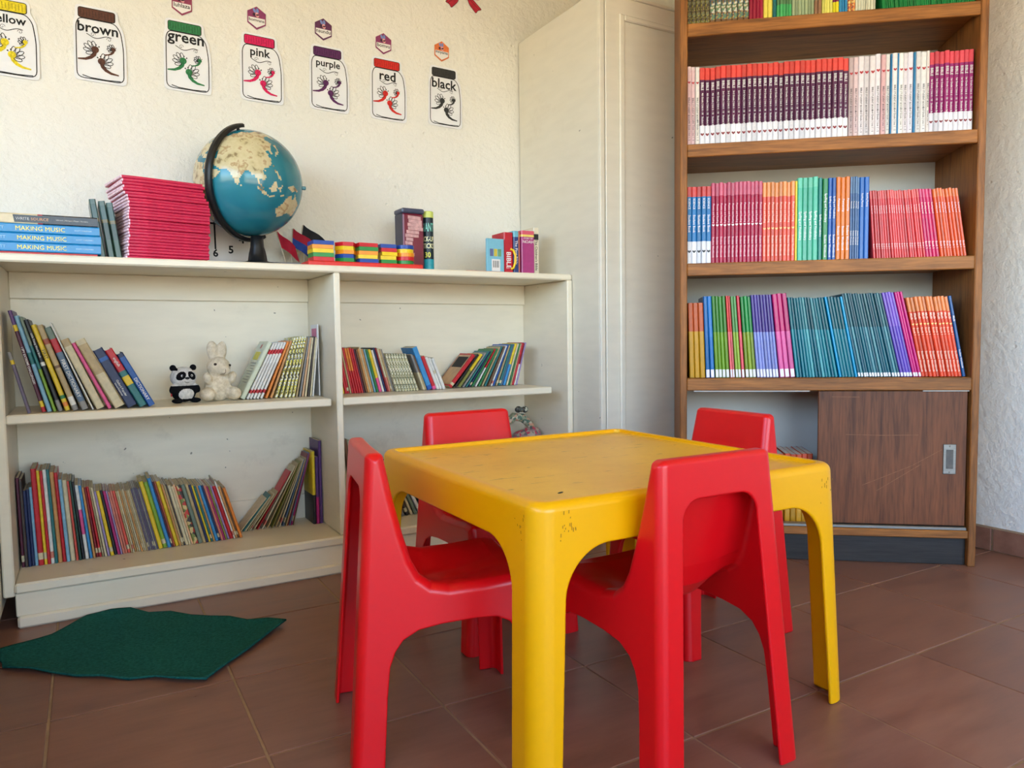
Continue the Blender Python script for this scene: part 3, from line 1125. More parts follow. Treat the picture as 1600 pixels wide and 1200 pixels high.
def letter_mesh(w, h, letters):
    """letters: (text, fraction of the height at the line's middle, length fraction, colour, width fraction)"""
    key = ('l', round(w, 4), round(h, 4), tuple(letters))
    if key not in MESH:
        mb = MB()
        mats = []
        for (s, fz, fl_, c, fw_) in letters:
            m_ = cm_(c)
            if m_ not in mats:
                mats.append(m_)
            text_on(mb, s, (w / 2, -0.0005, h * fz), (0, 0, -1), (1, 0, 0), h * fl_, w * fw_, 0.012, mats.index(m_))
        MESH[key] = mb.mesh('lettering', mats)
    return MESH[key]

def emblem_mesh(w, z, c):
    key = ('e', round(w, 4), round(z, 4), c)
    if key not in MESH:
        mb = MB()
        k = w * 0.34
        flatpoly(mb, [(w / 2, z - k), (w / 2 + k, z), (w / 2 + k * 0.9, z + k * 0.7), (w / 2 + k * 0.3, z + k * 0.75), (w / 2, z + k * 0.1),
                      (w / 2 - k * 0.3, z + k * 0.75), (w / 2 - k * 0.9, z + k * 0.7), (w / 2 - k, z)], -0.0005)
        MESH[key] = mb.mesh('emblem', cm_(c))
    return MESH[key]

def plate_mesh(w, z0, z1, c, x0=0.1, x1=0.9):
    key = ('s', round(w, 4), round(z0, 4), round(z1, 4), c, x0, x1)
    if key not in MESH:
        mb = MB()
        flatpoly(mb, [(w * x0, z0), (w * x1, z0), (w * x1, z1), (w * x0, z1)], -0.0004)
        MESH[key] = mb.mesh('spine_sticker', cm_(c))
    return MESH[key]

def book(label, loc, rz, ry, w, h, d, bands, group=None, name='book', hard=False, pages=None, letters=None, emblem=None, sticker=None):
    t = thing(name, label, 'book', loc, (0, ry, rz), group)
    put('cover', cover_mesh(w, h, d, bands, hard), t)
    put('pages', pages_mesh(w, h, d, hard, pages or M_PAGES), t)
    if letters:
        for l_ in letters:
            put('lettering', letter_mesh(w, h, (l_,)), t)
    if emblem:
        put('emblem', emblem_mesh(w, emblem[0] * h, emblem[1]), t)
    if sticker:
        put('spine_sticker', plate_mesh(w, sticker[0] * h, sticker[1] * h, sticker[2]), t)
    return t

def row(O, rz, x0, x1, y, z, items, angles):
    """stand a row of books on a shelf; items are dicts, angles in degrees (positive: tops lean to the left)"""
    n = len(items)
    th = []
    for i in range(n):
        f = i / max(1, n - 1) * (len(angles) - 1)
        k = min(int(f), len(angles) - 2) if len(angles) > 1 else 0
        th.append(R(angles[0] if len(angles) == 1 else angles[k] + (angles[k + 1] - angles[k]) * (f - k)))
    gaps = [max(0.0, min(items[i]['h'], items[i + 1]['h']) * (math.tan(th[i + 1]) - math.tan(th[i]))) for i in range(n - 1)] + [0]
    tot = sum(it['w'] / math.cos(a) for it, a in zip(items, th))
    k = max(0.3 * (x1 - x0), x1 - x0 - sum(gaps)) / tot
    x = x0
    u = Vector((math.cos(rz), math.sin(rz), 0))
    nn = Vector((-math.sin(rz), math.cos(rz), 0))
    for i, it in enumerate(items):
        w = it['w'] * k
        a = th[i]
        it = dict(it)
        it.pop('w')
        dy = it.pop('dy', None)
        if dy is None:
            dy = rng.uniform(-0.004, 0.004)
        ww = round(w * 0.965, 4)
        lift = ww * math.sin(-a) if a < 0 else 0
        p = Vector(O) + u * x + nn * (y + dy) + Vector((0, 0, z + 0.0008 + lift))
        book(loc=p, rz=rz, ry=-a, w=ww, **it)
        x += w / math.cos(a) + gaps[i]

def word(c):
    return PAL[c][1] if c in PAL and PAL[c] else {'sp': 'speckled cream', 'sy': 'speckled yellow', 'pr': 'red and olive patterned'}[c]

def story_row(spec, place, kind, O, rz, x0, x1, y, z, angles, d=0.17, group=None):
    """spec: 'code:width:height ...' ; two codes joined by + give a two-coloured spine (bottom+top)"""
    toks = spec.split()
    items = []
    for i, t in enumerate(toks):
        c, w, h = t.split(':')[:3]
        cs = c.split('+')
        h = float(h) + rng.uniform(-0.003, 0.003)
        if len(cs) == 1:
            bands = [(0.0, cs[0])]
            r = rng.random()
            if r < 0.25:
                bands = [(0.0, cs[0]), (0.06, 'cm' if cs[0] not in ('cm', 'wh') else 'sa'), (0.13, cs[0])]
        else:
            bands = [(k / len(cs), q) for k, q in enumerate(cs)]
        wd = ' and '.join(word(q) for q in dict.fromkeys(cs))
        items.append(dict(label='%s %s, %s from the left %s' % (wd, kind, ordw(i + 1), place), w=float(w), h=h, d=d + rng.uniform(-0.012, 0.006),
                          bands=bands, group=group, pages=M_PAGES if rng.random() < 0.7 else M_PAGEW))
    row(O, rz, x0, x1, y, z, items, angles)

# --- left bay, lower shelf
story_row('mr:5:.29 dn:5:.285 nv:5:.25 nv:5:.25 lb:5:.255 rd:9:.312 ye:5:.31 rd:5:.308 wh:6:.31 te:5:.308 ot:7:.30 rd:6:.298 '
          'lb:6:.272 cm:8:.27 cr:4:.268 dg:4:.265 bk:4:.262 wh+pk+wh:6:.25 sk:5:.246 ot:4:.243 dr:4:.24 rd:4:.24 ta:3:.238 cm:4:.236 la:4:.225 '
          'ye:6:.228 bk:5:.226 mg:5:.224 la:3:.222 sa:4:.22 sa:4:.22 cr:5:.22 ta:3:.222 cm:3:.222 ot:3:.222 ta:3:.222 cm:3:.222 ot:3:.222 ta:3:.222 cm:3:.222 ta:3:.222 '
          'gp:3:.224 gy:3:.224 gp:3:.224 gp:3:.224 gy:3:.224 gp:3:.224 ye:8:.243 li:8:.243 sk:7:.252 mr:3:.24 rs:4:.24 ye:7:.238 ot:4:.23 ta:4:.228 dn:3:.226 cm:6:.222 cm:4:.222 pe:4:.222 '
          'pr:10:.222 gm:8:.22 ta:6:.22 nv:5:.215 ye:4:.214 te:4:.214 ot:4:.213 sk:6:.212 nv:4:.212 sa:5:.21 mg:3:.208 ol:4:.207 la:4:.206 rd:7:.206 wh:3:.226 ot:5:.203 br:3:.2 or:6:.198',
          'on the lower left shelf', 'storybook', (0, 0, 0), 0, -0.204, 0.470, 2.80, 0.137, [1, 3, 9, 12, 13, 14, 16], 0.155, 'thin storybooks on the lower left shelf')
# --- left bay, lower shelf, the group leaning right
story_row('cm:7:.150 te+te:7:.165 cm:8:.150 ta:6:.158 cm:6:.162 ta:7:.168 rd:6:.245 cm:9:.262 ta:7:.265 ol:5:.268 ta:6:.27 cm:6:.272 bg:6:.268 ta:6:.272 dr:5:.285 bg:6:.29 mg:5:.285 br:5:.28',
          'leaning right, lower left shelf', 'worn booklet', (0, 0, 0), 0, 0.474, 0.672, 2.88, 0.137, [-40, -36, -26, -18, -15], 0.085, 'worn booklets leaning on the lower left shelf')
for i, (x, c, lab, h) in enumerate(((0.742, ('bk', 'ye'), 'black and yellow picture book in the corner of the lower left shelf', 0.285), (0.755, ('mg', 'pu'), 'magenta picture book in the corner of the lower left shelf', 0.262),
                                    (0.768, ('pu', 'pu'), 'tall dark purple picture book against the bookcase divider', 0.325))):
    book(lab, (x, 2.85, 0.1375), 0, 0, 0.011, h, 0.13, [(0, c[0]), (0.4, c[1])], name='picture_book', group='picture books by the divider')

# --- left bay, middle shelf: dictionaries and reference books leaning left
W_ = 'wh'
ref = [
 dict(label='purple picture-riddle book with yellow band at the left end of the middle shelf', w=8, h=0.318, bands=[(0, 'rd'), (.05, 'ye'), (.11, 'mr'), (.80, 'ye'), (.86, 'pu')], letters=[('I SPY EXTREME CHALLENGER!', .46, .62, W_, .62)]),
 dict(label='pale blue hardback second from the left on the dictionary shelf', w=9, h=0.302, bands=[(0, 'lb'), (.5, 'te'), (.62, 'lb')]),
 dict(label='thin olive and teal book next to the pale blue hardback', w=6, h=0.30, bands=[(0, 'li'), (.45, 'te'), (.7, 'gm')]),
 dict(label='black book with white spine lettering next to the yellow FIRST book', w=9, h=0.292, bands=[(0, 'gy'), (.12, 'bk'), (.5, 'wh'), (.54, 'bk')], letters=[('Little Young World Book', .72, .34, W_, .6)]),
 dict(label='yellow book with orange stripes and the word FIRST on its spine', w=10, h=0.277, bands=[(0, 'ye'), (.05, 'or'), (.1, 'ye'), (.14, 'gr'), (.18, 'ye')], letters=[('FIRST', .66, .14, 'bk', .7)]),
 dict(label='tattered tan book with taped spine on the dictionary shelf', w=12, h=0.277, bands=[(0, 'gy'), (.06, 'wh'), (.16, 'ta'), (.5, 'br'), (.53, 'ta'), (.78, 'rs'), (.84, 'ta')], hard=True),
 dict(label='grey hardback lettered FIRST DICTIONARY with a red upper spine', w=14, h=0.272, bands=[(0, 'gy'), (.10, 'bg'), (.70, 'rd'), (.86, 'gm')], hard=True, letters=[('FIRST DICTIONARY', .38, .46, W_, .6)]),
 dict(label='very thin white booklet standing taller than its neighbours among the dictionaries', w=3.5, h=0.292, bands=[(0, 'wh')]),
 dict(label='coverless tan book block beside the thin white booklet', w=17, h=0.236, bands=[(0, 'cm'), (.9, 'ta')]),
 dict(label='thin bright pink book in the middle of the dictionary shelf', w=8, h=0.228, bands=[(0, 'pk')]),
 dict(label='thick tan dictionary with its cover torn off beside the pink book', w=22, h=0.238, bands=[(0, 'cm'), (.5, 'ta'), (.93, 'cm')], hard=True),
 dict(label='navy dictionary lettered Oxford Popular School Dictionary', w=22, h=0.205, bands=[(0, 'nv'), (.80, 'bl'), (.86, 'nv')], hard=True, letters=[('Oxford Popular', .32, .46, W_, .30)], ),
 dict(label='teal dictionary with a red top and the word english', w=17, h=0.206, bands=[(0, 'te'), (.38, 'ye'), (.53, 'te'), (.62, 'rd')], hard=True, letters=[('english', .78, .22, W_, .5)]),
 dict(label='blue book lettered DICTIONARY at the right end of the dictionaries', w=15, h=0.192, bands=[(0, 'bl'), (.93, 'nv')], hard=True, letters=[('DICTIONARY', .32, .42, W_, .62)]),
]
for it in ref:
    it.update(d=0.19, group='dictionaries on the middle left shelf', pages=M_PAGES)
row((0, 0, 0), 0, -0.122, 0.196, 2.675, 0.641, ref, [13.5, 15, 18, 22, 26, 27])
for o in list(sc.objects):
    if o.get('label', '').startswith('navy dictionary'):
        mb = MB()
        w_ = 0.0175
        text_on(mb, 'School Dictionary', (w_ * 0.30, -0.0005, 0.205 * .32), (0, 0, -1), (1, 0, 0), 0.100, 0.006, 0.012)
        mb.build('lettering', cm_('wh'), o)
book('short grey book leaning alone in front of the tall books, left shelf corner', (-0.158, 2.648, 0.6418), 0, R(-13), 0.009, 0.19, 0.02, [(0, 'gp'), (.8, 'ye'), (.87, 'gy')], name='book', group='dictionaries on the middle left shelf')

# --- left bay, middle shelf, right group
sage = dict(label='pale sage paperback leaning outermost beside the toy rabbit', w=12, h=0.225, d=0.15, bands=[(0, (196, 202, 176))])
mids = [sage]
for i in range(5):
    mids.append(dict(label='white booklet with two red title bands, %s from the sage paperback' % ordw(i + 1), w=6, h=0.222, d=0.15, group='white booklets with red bands',
                     bands=[(0, 'wh'), (.10, 'rd'), (.16, 'wh'), (.80, 'rd'), (.88, 'wh')], pages=M_PAGEW))
for lab, c in (('orange booklet, nearer the white booklets, middle left shelf', 'or'), ('orange-tan booklet beside the speckled yellow booklets', 'ot')):
    mids.append(dict(label=lab, w=6, h=0.222, d=0.15, bands=[(0, c)]))
for i in range(5):
    mids.append(dict(label='speckled yellow booklet, %s of five from the left, middle left shelf' % ordw(i + 1), w=6, h=0.23, d=0.15, bands=[(0, 'sy')], group='speckled yellow booklets'))
for i, (c, h) in enumerate((('ta', .225), ('gy', .226), ('pe', .222), ('cm', .222), ('dn', .226), ('cm', .222), ('wh', .215))):
    mids.append(dict(label='%s booklet, %s from the divider, middle left shelf' % (word(c), ordw(7 - i)), w=4.5, h=h, d=0.14, bands=[(0, c)]))
for it in mids:
    it.setdefault('group', 'booklets leaning right on the middle left shelf')
row((0, 0, 0), 0, 0.474, 0.738, 2.775, 0.641, mids, [-27, -25, -16, -10, -6])
for o in list(sc.objects):
    if o.get('label', '').startswith('pale sage paperback'):
        def on_cover(nm, mat, rects):
            mb = MB()
            for (y0, z0, y1, z1) in rects:
                mb.add([(-0.0005, y0, z0), (-0.0005, y0, z1), (-0.0005, y1, z1), (-0.0005, y1, z0)], [(0, 1, 2, 3)])
            mb.build(nm, mat, o)
        on_cover('yellow_panel', flat((214, 204, 60), 0.5), [(0.03, 0.150, 0.12, 0.182)])
        on_cover('printed_lines', flat((120, 124, 112), 0.6), [(0.025, 0.135 - k * 0.011, 0.125 - (k % 3) * 0.02, 0.138 - k * 0.011) for k in range(8)])
        on_cover('pink_mark', flat((190, 90, 90), 0.5), [(0.06, 0.196, 0.082, 0.212)])
cd_ = thing('tall_card', 'white card with a pink printed panel standing upright by the divider', 'card', (0.764, 2.80, 0.6415), (0, 0, R(-4)))
MB().box((0, 0, 0), (0.004, 0.13, 0.27)).build('sheet', M_PAPER, cd_)
MB().box((-0.0006, 0.02, 0.20), (-0.0001, 0.11, 0.255)).build('printed_panel', flat((206, 100, 140), 0.5), cd_)

# --- right bay, middle shelf
story_row('ye+rd:5:.18 rd:5:.18 rd:5:.18 ta:4:.178 rd:5:.182 rd+or:5:.182 rd+or:5:.18 rd:5:.18 rd:5:.18 mr:5:.178 br:4:.178 ot:5:.18 cm:4:.182 ot:5:.178 lb:4:.176 gr:6:.178 '
          'pk+ye+ye:7:.176 wh:5:.174 nv:5:.18 dr:4:.182 sa+cm+cm:5:.18 ta:4:.178 gy:4:.176',
          'on the middle right shelf', 'storybook', (0, 0, 0), 0, 0.862, 1.075, 2.82, 0.641, [10, 13, 16], 0.15, 'storybooks on the middle right shelf')
sp_items = []
for i in range(8):
    sp_items.append(dict(label='speckled cream booklet, %s of eight from the left, middle right shelf' % ordw(i + 1), w=6.2, h=0.158, d=0.13, bands=[(0, 'sp')], group='speckled cream booklets'))
row((0, 0, 0), 0, 1.077, 1.172, 2.80, 0.641, sp_items, [17, 20])
rest = [dict(label='grey-cream booklet right of the speckled cream run', w=4, h=0.155, bands=[(0, 'cm'), (.5, 'gy')]),
        dict(label='brown-spined booklet left of the tall blue book', w=4, h=0.15, bands=[(0, 'ta'), (.5, 'br')]),
        dict(label='tall blue book sticking up out of the middle right shelf row', w=10, h=0.185, bands=[(0, 'bl'), (.1, 'sk')]),
        dict(label='pink-red booklet beside the tall blue book', w=8, h=0.145, bands=[(0, 'pk'), (.1, 'rd')]),
        dict(label='narrow white booklet beside the pink-red booklet', w=6, h=0.142, bands=[(0, 'wh')]),
        dict(label='thin white booklet, middle of the three at the row end', w=5, h=0.140, bands=[(0, 'wh'), (.5, 'cm'), (.6, 'wh')]),
        dict(label='last white booklet before the gap on the middle right shelf', w=6, h=0.138, bands=[(0, 'wh')])]
for it in rest:
    it.update(d=0.13, group='storybooks on the middle right shelf')
row((0, 0, 0), 0, 1.192, 1.294, 2.80, 0.641, rest, [20, 21.5])
story_row('rd:12:.178 bk:6:.176 ol+ye:8:.178 gy:5:.182 te:5:.184 nv:4:.185 gr:6:.188 wh+rd:4:.186 gr:6:.188 ta:5:.19 te:6:.19 br:5:.19 wh:4:.19 bl:7:.19 ta:5:.19 te:6:.192 '
          'bg:6:.192 sk+ye:8:.194 cm:6:.192 gr:4:.192 ta:4:.192 rd:6:.192 wh+dr:5:.192 la:5:.192',
          'leaning right, middle right shelf', 'picture storybook', (0, 0, 0), 0, 1.322, 1.658, 2.835, 0.641, [-41, -36, -28, -22, -18, -15], 0.13, 'picture storybooks leaning right')

for o in list(sc.objects):
    if o.get('label', '').startswith('red picture storybook, first from the left leaning right'):
        o['label'] = 'red-edged picture book showing its tan front cover, middle right shelf'
        for nm, mat, (y0, z0, y1, z1), e in (('cover_picture', flat((206, 164, 120), 0.4, 0.4, 0.3, 20.0), (0.006, 0.008, 0.120, 0.168), 0.0004), ('title_panel', M_INK, (0.014, 0.100, 0.112, 0.158), 0.0008)):
            mb = MB()
            mb.add([(-e, y0, z0), (-e, y0, z1), (-e, y1, z1), (-e, y1, z0)], [(0, 1, 2, 3)])
            mb.build(nm, mat, o)
# --- right bay, lower shelf: what shows between chair and table
story_row('rd:8:.34 ta:8:.33 br:8:.335 cm:7:.33 gy:7:.32 ye:7:.30 ot:7:.30 pr:8:.29 cm:7:.28 ye:7:.275 wh:8:.27 gy:7:.26 dn:7:.255 cm:6:.25 gm:7:.245 wh:7:.24 bk:7:.24',
          'on the lower right shelf', 'storybook', (0, 0, 0), 0, 0.85, 1.19, 2.78, 0.137, [6, 10, 20, 26], 0.16, 'storybooks on the lower right shelf')

# --- the wooden bookcase
def tone(bands, vary):
    if vary:
        c = rng.choice(vary)
        k = rng.choice((0.9, 1.0, 1.0))
        return [(bands[0][0], c), (bands[1][0], tuple(round(v * 0.8 * k) for v in c))]
    k = rng.choice((0.92, 1.0, 1.0, 1.06))
    return [(f, tuple(min(255, round(v * k)) for v in c) if isinstance(c, tuple) else c) for f, c in bands]

def grp(x0, x1, n, z, h, bands, label, angles=(0,), **kw):
    its = []
    for i in range(n):
        it = dict(label=label if n == 1 else '%s, %s from left' % (label, ordw(i + 1)), w=1.0, h=round(h + rng.choice((0, 0, -0.0025)), 4), d=kw.get('d', 0.21), bands=tone(bands, kw.get('vary')),
                  pages=kw.get('pages', M_PAGEW), letters=kw.get('letters'), emblem=kw.get('emblem'), sticker=kw.get('sticker'), group=kw.get('group', label), name=kw.get('name', 'workbook'))
        its.append(it)
    row(BO, -BA, x0, x1, kw.get('y', 0.03), z, its, list(angles))

z2 = SHZ[2]
WHT, BLK = (238, 234, 236), (40, 36, 40)
lt_w = [('BIBLE STUDENT BOOK', .46, .30, BLK, .62), ('4th Grade | Unit 1 - 5', .19, .27, BLK, .55)]
grp(.027, .056, 2, z2, .291, [(0, (232, 196, 200)), (.96, (236, 210, 210))], 'pale pink Bible student book at the left end of the second shelf', letters=tuple(lt_w), emblem=(.80, 'rd'))
grp(.057, .072, 1, z2, .286, [(0, (222, 214, 208))], 'off-white Bible student book just left of the dark purple row', letters=tuple(lt_w), emblem=(.80, 'rd'))
PUR, REDT = (88, 36, 72), (226, 74, 66)
ltp = lambda g: (('BIBLE', .76, .10, WHT, .66), (g + ' | Unit 6 - 10   Student Book', .44, .47, WHT, .50))
grp(.073, .148, 4, z2, .283, [(0, (234, 232, 240)), (.255, PUR), (.845, REDT)], 'dark purple fourth-grade Bible student book with a red top band', letters=ltp('4th Grade'), emblem=(.14, 'dr'))
grp(.148, .597, 24, z2, .285, [(0, (234, 232, 240)), (.255, PUR), (.845, REDT)], 'dark purple third-grade Bible student book with a red top band', letters=ltp('3rd Grade'), emblem=(.14, 'dr'))
lt3 = (('BIBLE STUDENT BOOK', .46, .30, BLK, .62), ('3rd Grade | Unit 1 - 5', .19, .27, BLK, .55))
grp(.598, .630, 2, z2, .283, [(0, (216, 190, 192))], 'dusty pink Bible student book right of the dark purple row', letters=lt3, emblem=(.80, 'rd'))
grp(.631, .687, 3, z2, .286, [(0, (238, 228, 232))], 'white third-grade Bible book beside the dusty pink pair', letters=lt3, emblem=(.80, 'rd'))
grp(.688, .706, 1, z2, .293, [(0, (238, 230, 236))], 'white Bible student book standing a little taller than its neighbours', letters=lt3, emblem=(.80, 'rd'))
grp(.707, .723, 1, z2, .285, [(0, (226, 180, 184))], 'single pink Bible student book among the white ones', letters=lt3, emblem=(.80, 'rd'))
grp(.724, .738, 1, z2, .287, [(0, (236, 232, 228))], 'white Bible student book between the pink one and a blue edge', letters=lt3, emblem=(.80, 'rd'))
lt2 = (('BIBLE STUDENT BOOK', .46, .30, BLK, .62), ('2nd Grade | Unit 1 - 5', .19, .27, BLK, .55))
xx = .739
for i, (bw, ww, c) in enumerate(((.005, .017, (240, 236, 236)), (.005, .015, (238, 234, 232)), (0, .016, (232, 224, 230)), (0, .018, (226, 220, 230)), (.007, .018, (240, 236, 238)), (0, .018, (240, 236, 236)), (0, .010, (236, 226, 224)))):
    if bw:
        grp(xx, xx + bw, 1, z2, .286, [(0, (40, 120, 170))], 'narrow blue book edge, %s blue one among the white Bible books' % ordw({0: 1, 1: 2, 4: 3}[i]))
        xx += bw
    grp(xx, xx + ww, 1, z2, .288, [(0, c)], 'white second-grade Bible student book, %s left of the magenta row' % ordw(7 - i), letters=lt2, emblem=(.80, 'rd'), group='white second-grade Bible books')
    xx += ww
grp(xx, 1.014, 9, z2, .284, [(0, (232, 228, 238)), (.25, (150, 32, 106)), (.85, (220, 74, 88))], 'magenta first-grade Bible student book with a coral top band', letters=ltp('1st Grade'), emblem=(.14, 'dr'))

z3 = SHZ[1]
grp(.027, .116, 5, z3, .287, [(0, (228, 228, 236)), (.29, (24, 112, 176)), (.87, (206, 70, 66))], 'blue science workbook with red top and white base, third shelf',
    letters=(('SCIENCE', .78, .14, WHT, .6), ('Student Book', .52, .28, WHT, .5)), emblem=(.16, 'bk'))
ph = lambda c: (('Phonics and Reading', .62, .36, c, .6), ('Student Workbook', .20, .26, c, .55))
grp(.117, .301, 13, z3, .299, [(0, (176, 20, 64)), (.84, (206, 92, 120))], 'crimson workbook with a pink top band, third shelf', letters=ph((244, 190, 206)), emblem=(.475, WHT))
grp(.302, .416, 8, z3, .292, [(0, (226, 84, 62)), (.82, (236, 150, 86))], 'coral workbook with an orange top band, third shelf', letters=ph((250, 206, 180)), emblem=(.42, (248, 200, 120)))
grp(.417, .424, 1, z3, .294, [(0, (240, 214, 40))], 'thin yellow workbook between the coral and turquoise rows')
sv = (('Spelling and Vocabulary', .42, .36, WHT, .6),)
grp(.425, .497, 4, z3, .305, [(0, (74, 186, 152)), (.88, (98, 200, 166))], 'turquoise spelling workbook, third shelf', letters=sv)
grp(.498, .512, 1, z3, .300, [(0, (20, 128, 116))], 'dark teal spelling workbook right of the turquoise row', letters=sv)
svw = (('Spelling and Vocabulary', .64, .38, WHT, .6), ('Student Workbook', .17, .28, WHT, .6))
grp(.513, .531, 1, z3, .298, [(0, (46, 146, 76))], 'green spelling workbook beside the dark teal one', letters=svw)
grp(.532, .560, 2, z3, .298, [(0, (26, 84, 172))], 'royal blue spelling workbook left of the orange workbooks', letters=svw)
grp(.561, .607, 3, z3, .300, [(0, (230, 122, 30))], 'bright orange workbook between two blue rows, third shelf', letters=(('Penmanship', .66, .20, WHT, .62), ('Student Workbook', .26, .30, WHT, .6)))
grp(.608, .640, 4, z3, .298, [(0, (70, 102, 152)), (.8, (96, 128, 170))], 'thin dusty blue workbook with white lettering, third shelf', letters=(('Penmanship', .66, .22, WHT, .66), ('Student Workbook', .26, .30, WHT, .62)))
grp(.641, .674, 2, z3, .298, [(0, (20, 92, 176))], 'wide bright blue workbook left of the leaning red row', letters=(('Reading Fluency', .72, .30, WHT, .45),))
wk = (('Reading Level', .72, .24, (248, 206, 206), .62), ('Book 1', .18, .11, (248, 206, 206), .62))
grp(.692, .868, 20, z3, .246, [(0, (222, 66, 70)), (.88, (230, 96, 92))], 'thin coral-red workbook in the leaning row, third shelf', (4, 7), letters=wk)
grp(.869, .917, 4, z3, .246, [(0, (206, 24, 92)), (.88, (214, 60, 110))], 'thin magenta workbook in the leaning row, third shelf', (7.1, 7.6), letters=wk)
grp(.918, 1.004, 8, z3, .246, [(0, (228, 84, 34)), (.88, (236, 120, 60))], 'thin orange workbook at the right end of the third shelf', (7.7, 8.4), letters=wk)

z4 = SHZ[0]
stk = (0.005, 0.10, WHT)
def g4(x0, x1, n, h, lo, hi, label, ang, split=.56, st=None, **kw):
    grp(x0, x1, n, z4, h, [(0, lo), (split, hi)], label, ang, sticker=st, **kw)
g4(.038, .097, 3, .287, (214, 158, 24), (206, 92, 40), 'yellow and orange workbook at the left end of the fourth shelf', (1.5, 2), .62)
g4(.099, .131, 2, .311, (12, 104, 176), (20, 110, 184), 'blue workbook with a white base label, fourth shelf', (2.2, 2.6), .5, stk)
g4(.134, .186, 4, .309, (116, 164, 40), (64, 136, 50), 'plain green workbook beside the blue pair, fourth shelf', (3, 3.4), .56, stk)
g4(.189, .206, 2, .309, (232, 104, 112), (214, 54, 54), 'pink and red workbook between green ones, fourth shelf', (3.6, 3.8), .56, stk)
g4(.209, .229, 2, .307, (144, 176, 60), (90, 150, 84), 'lime workbook between the red ones, fourth shelf', (4.0, 4.1), .56, stk)
g4(.231, .241, 1, .309, (226, 84, 100), (196, 44, 62), 'single red workbook right of the lime pair, fourth shelf', (4.2,), .56, stk)
g4(.245, .284, 3, .307, (132, 158, 40), (18, 138, 60), 'green and olive workbook left of the lavender row, fourth shelf', (4.3, 4.6), .56, stk)
g4(.287, .365, 7, .311, (138, 148, 214), (82, 62, 146), 'lavender and purple workbook, fourth shelf', (4.8, 5.6), .55, stk)
g4(.369, .424, 3, .315, (226, 86, 160), (196, 24, 110), 'pink and magenta workbook left of the teal row, fourth shelf', (5.8, 6.4), .55, stk)
TEL = (22, 122, 140)
g4(.428, .575, 13, .300, TEL, (16, 100, 112), 'teal workbook left of the bright cyan edges, fourth shelf', (6.8, 10.6), .60, vary=[TEL, TEL, (34, 138, 152), (16, 106, 124), (84, 168, 176)])  # palest teal paints in the highlight streaks on wrapped covers
g4(.580, .588, 1, .302, (0, 160, 210), (0, 160, 210), 'first bright cyan workbook edge in the teal row', (10.8,), .6)
g4(.589, .634, 4, .302, TEL, (16, 100, 112), 'teal workbook between the two bright cyan edges, fourth shelf', (10.9, 11.0), .60, vary=[TEL, (34, 138, 152), (16, 106, 124)])
g4(.635, .643, 1, .302, (0, 160, 210), (0, 160, 210), 'second bright cyan workbook edge, beside the dark teal row', (11.1,), .6)
g4(.646, .790, 15, .315, (14, 92, 112), (16, 84, 98), 'dark teal workbook in the leaning row, fourth shelf', (11.6, 13), .60, (0.005, .05, WHT), vary=[(14, 92, 112), (14, 92, 112), (30, 110, 126), (90, 150, 160)])  # pale last colour is a painted highlight on the plastic wrap
g4(.793, .834, 4, .318, (104, 76, 184), (128, 92, 196), 'violet workbook leaning beside the dark teal row, fourth shelf', (13, 13), .60, (0.005, .05, WHT))
g4(.835, .862, 3, .318, (206, 20, 124), (206, 20, 124), 'thin magenta workbook right of the violet ones, fourth shelf', (13, 13), .60, (0.005, .05, WHT))
mt_ = (('Math', .76, .08, (252, 214, 190), .7), ('Book 1', .57, .10, (250, 190, 160), .6), ('Student Workbook', .19, .27, (252, 214, 190), .6))
g4(.864, 1.000, 11, .296, (226, 70, 40), (232, 134, 74), 'orange-red Math workbook at the right end of the fourth shelf', (11.5, 10.6), .82, letters=mt_, emblem=(.66, (250, 210, 120)))
g4(1.0015, 1.0125, 1, .296, (14, 84, 150), (14, 84, 150), 'blue Math workbook at the very right end of the fourth shelf', (10.6,), .8, letters=(('Math', .72, .10, WHT, .7), ('Student Workbook', .22, .30, WHT, .6)))

z1 = SHZ[3]
def g1(x0, x1, n, c, label, ang=(0,), c2=None, f=.5, h=.29):
    grp(x0, x1, n, z1, h, [(0, c)] if c2 is None else [(0, c), (f, c2)], label, ang)
g1(.027, .108, 5, 'pb', 'brown and green patterned schoolbook at the left end of the top shelf')
g1(.109, .248, 7, 'br', 'landscape-printed schoolbook on the top shelf', (0,), 'pg', .06)
g1(.249, .298, 4, (166, 34, 64), 'crimson schoolbook on the top shelf')
g1(.299, .331, 2, (230, 212, 90), 'pale yellow schoolbook right of the crimson ones, top shelf')
g1(.332, .345, 1, (22, 110, 116), 'single dark teal schoolbook on the top shelf')
g1(.346, .398, 5, (70, 168, 100), 'green schoolbook with a darker upper spine, top shelf', (0,), (90, 130, 90), .18)
g1(.399, .476, 7, (150, 164, 130), 'grey-green schoolbook on the top shelf', (0,), (96, 110, 92), .34)
g1(.477, .500, 2, (150, 110, 84), 'brown-grey schoolbook left of the lemon yellow ones, top shelf', (0,), (130, 146, 130), .2)
g1(.501, .538, 4, (226, 218, 110), 'lemon yellow schoolbook left of the purple-topped ones, top shelf')
g1(.539, .560, 2, (218, 204, 40), 'yellow schoolbook with a purple upper spine, top shelf', (0,), (120, 40, 80), .16)
g1(.561, .589, 3, (50, 138, 190), 'sky blue schoolbook on the top shelf')
g1(.590, .615, 2, 'po', 'orange patterned schoolbook on the top shelf')
g1(.616, .684, 8, (214, 212, 190), 'cream schoolbook left of the green row, top shelf')
g1(.708, 1.016, 44, (20, 128, 66), 'thin bright green workbook in the leaning row, top shelf', (5, 5), (24, 136, 70), .5, .25)

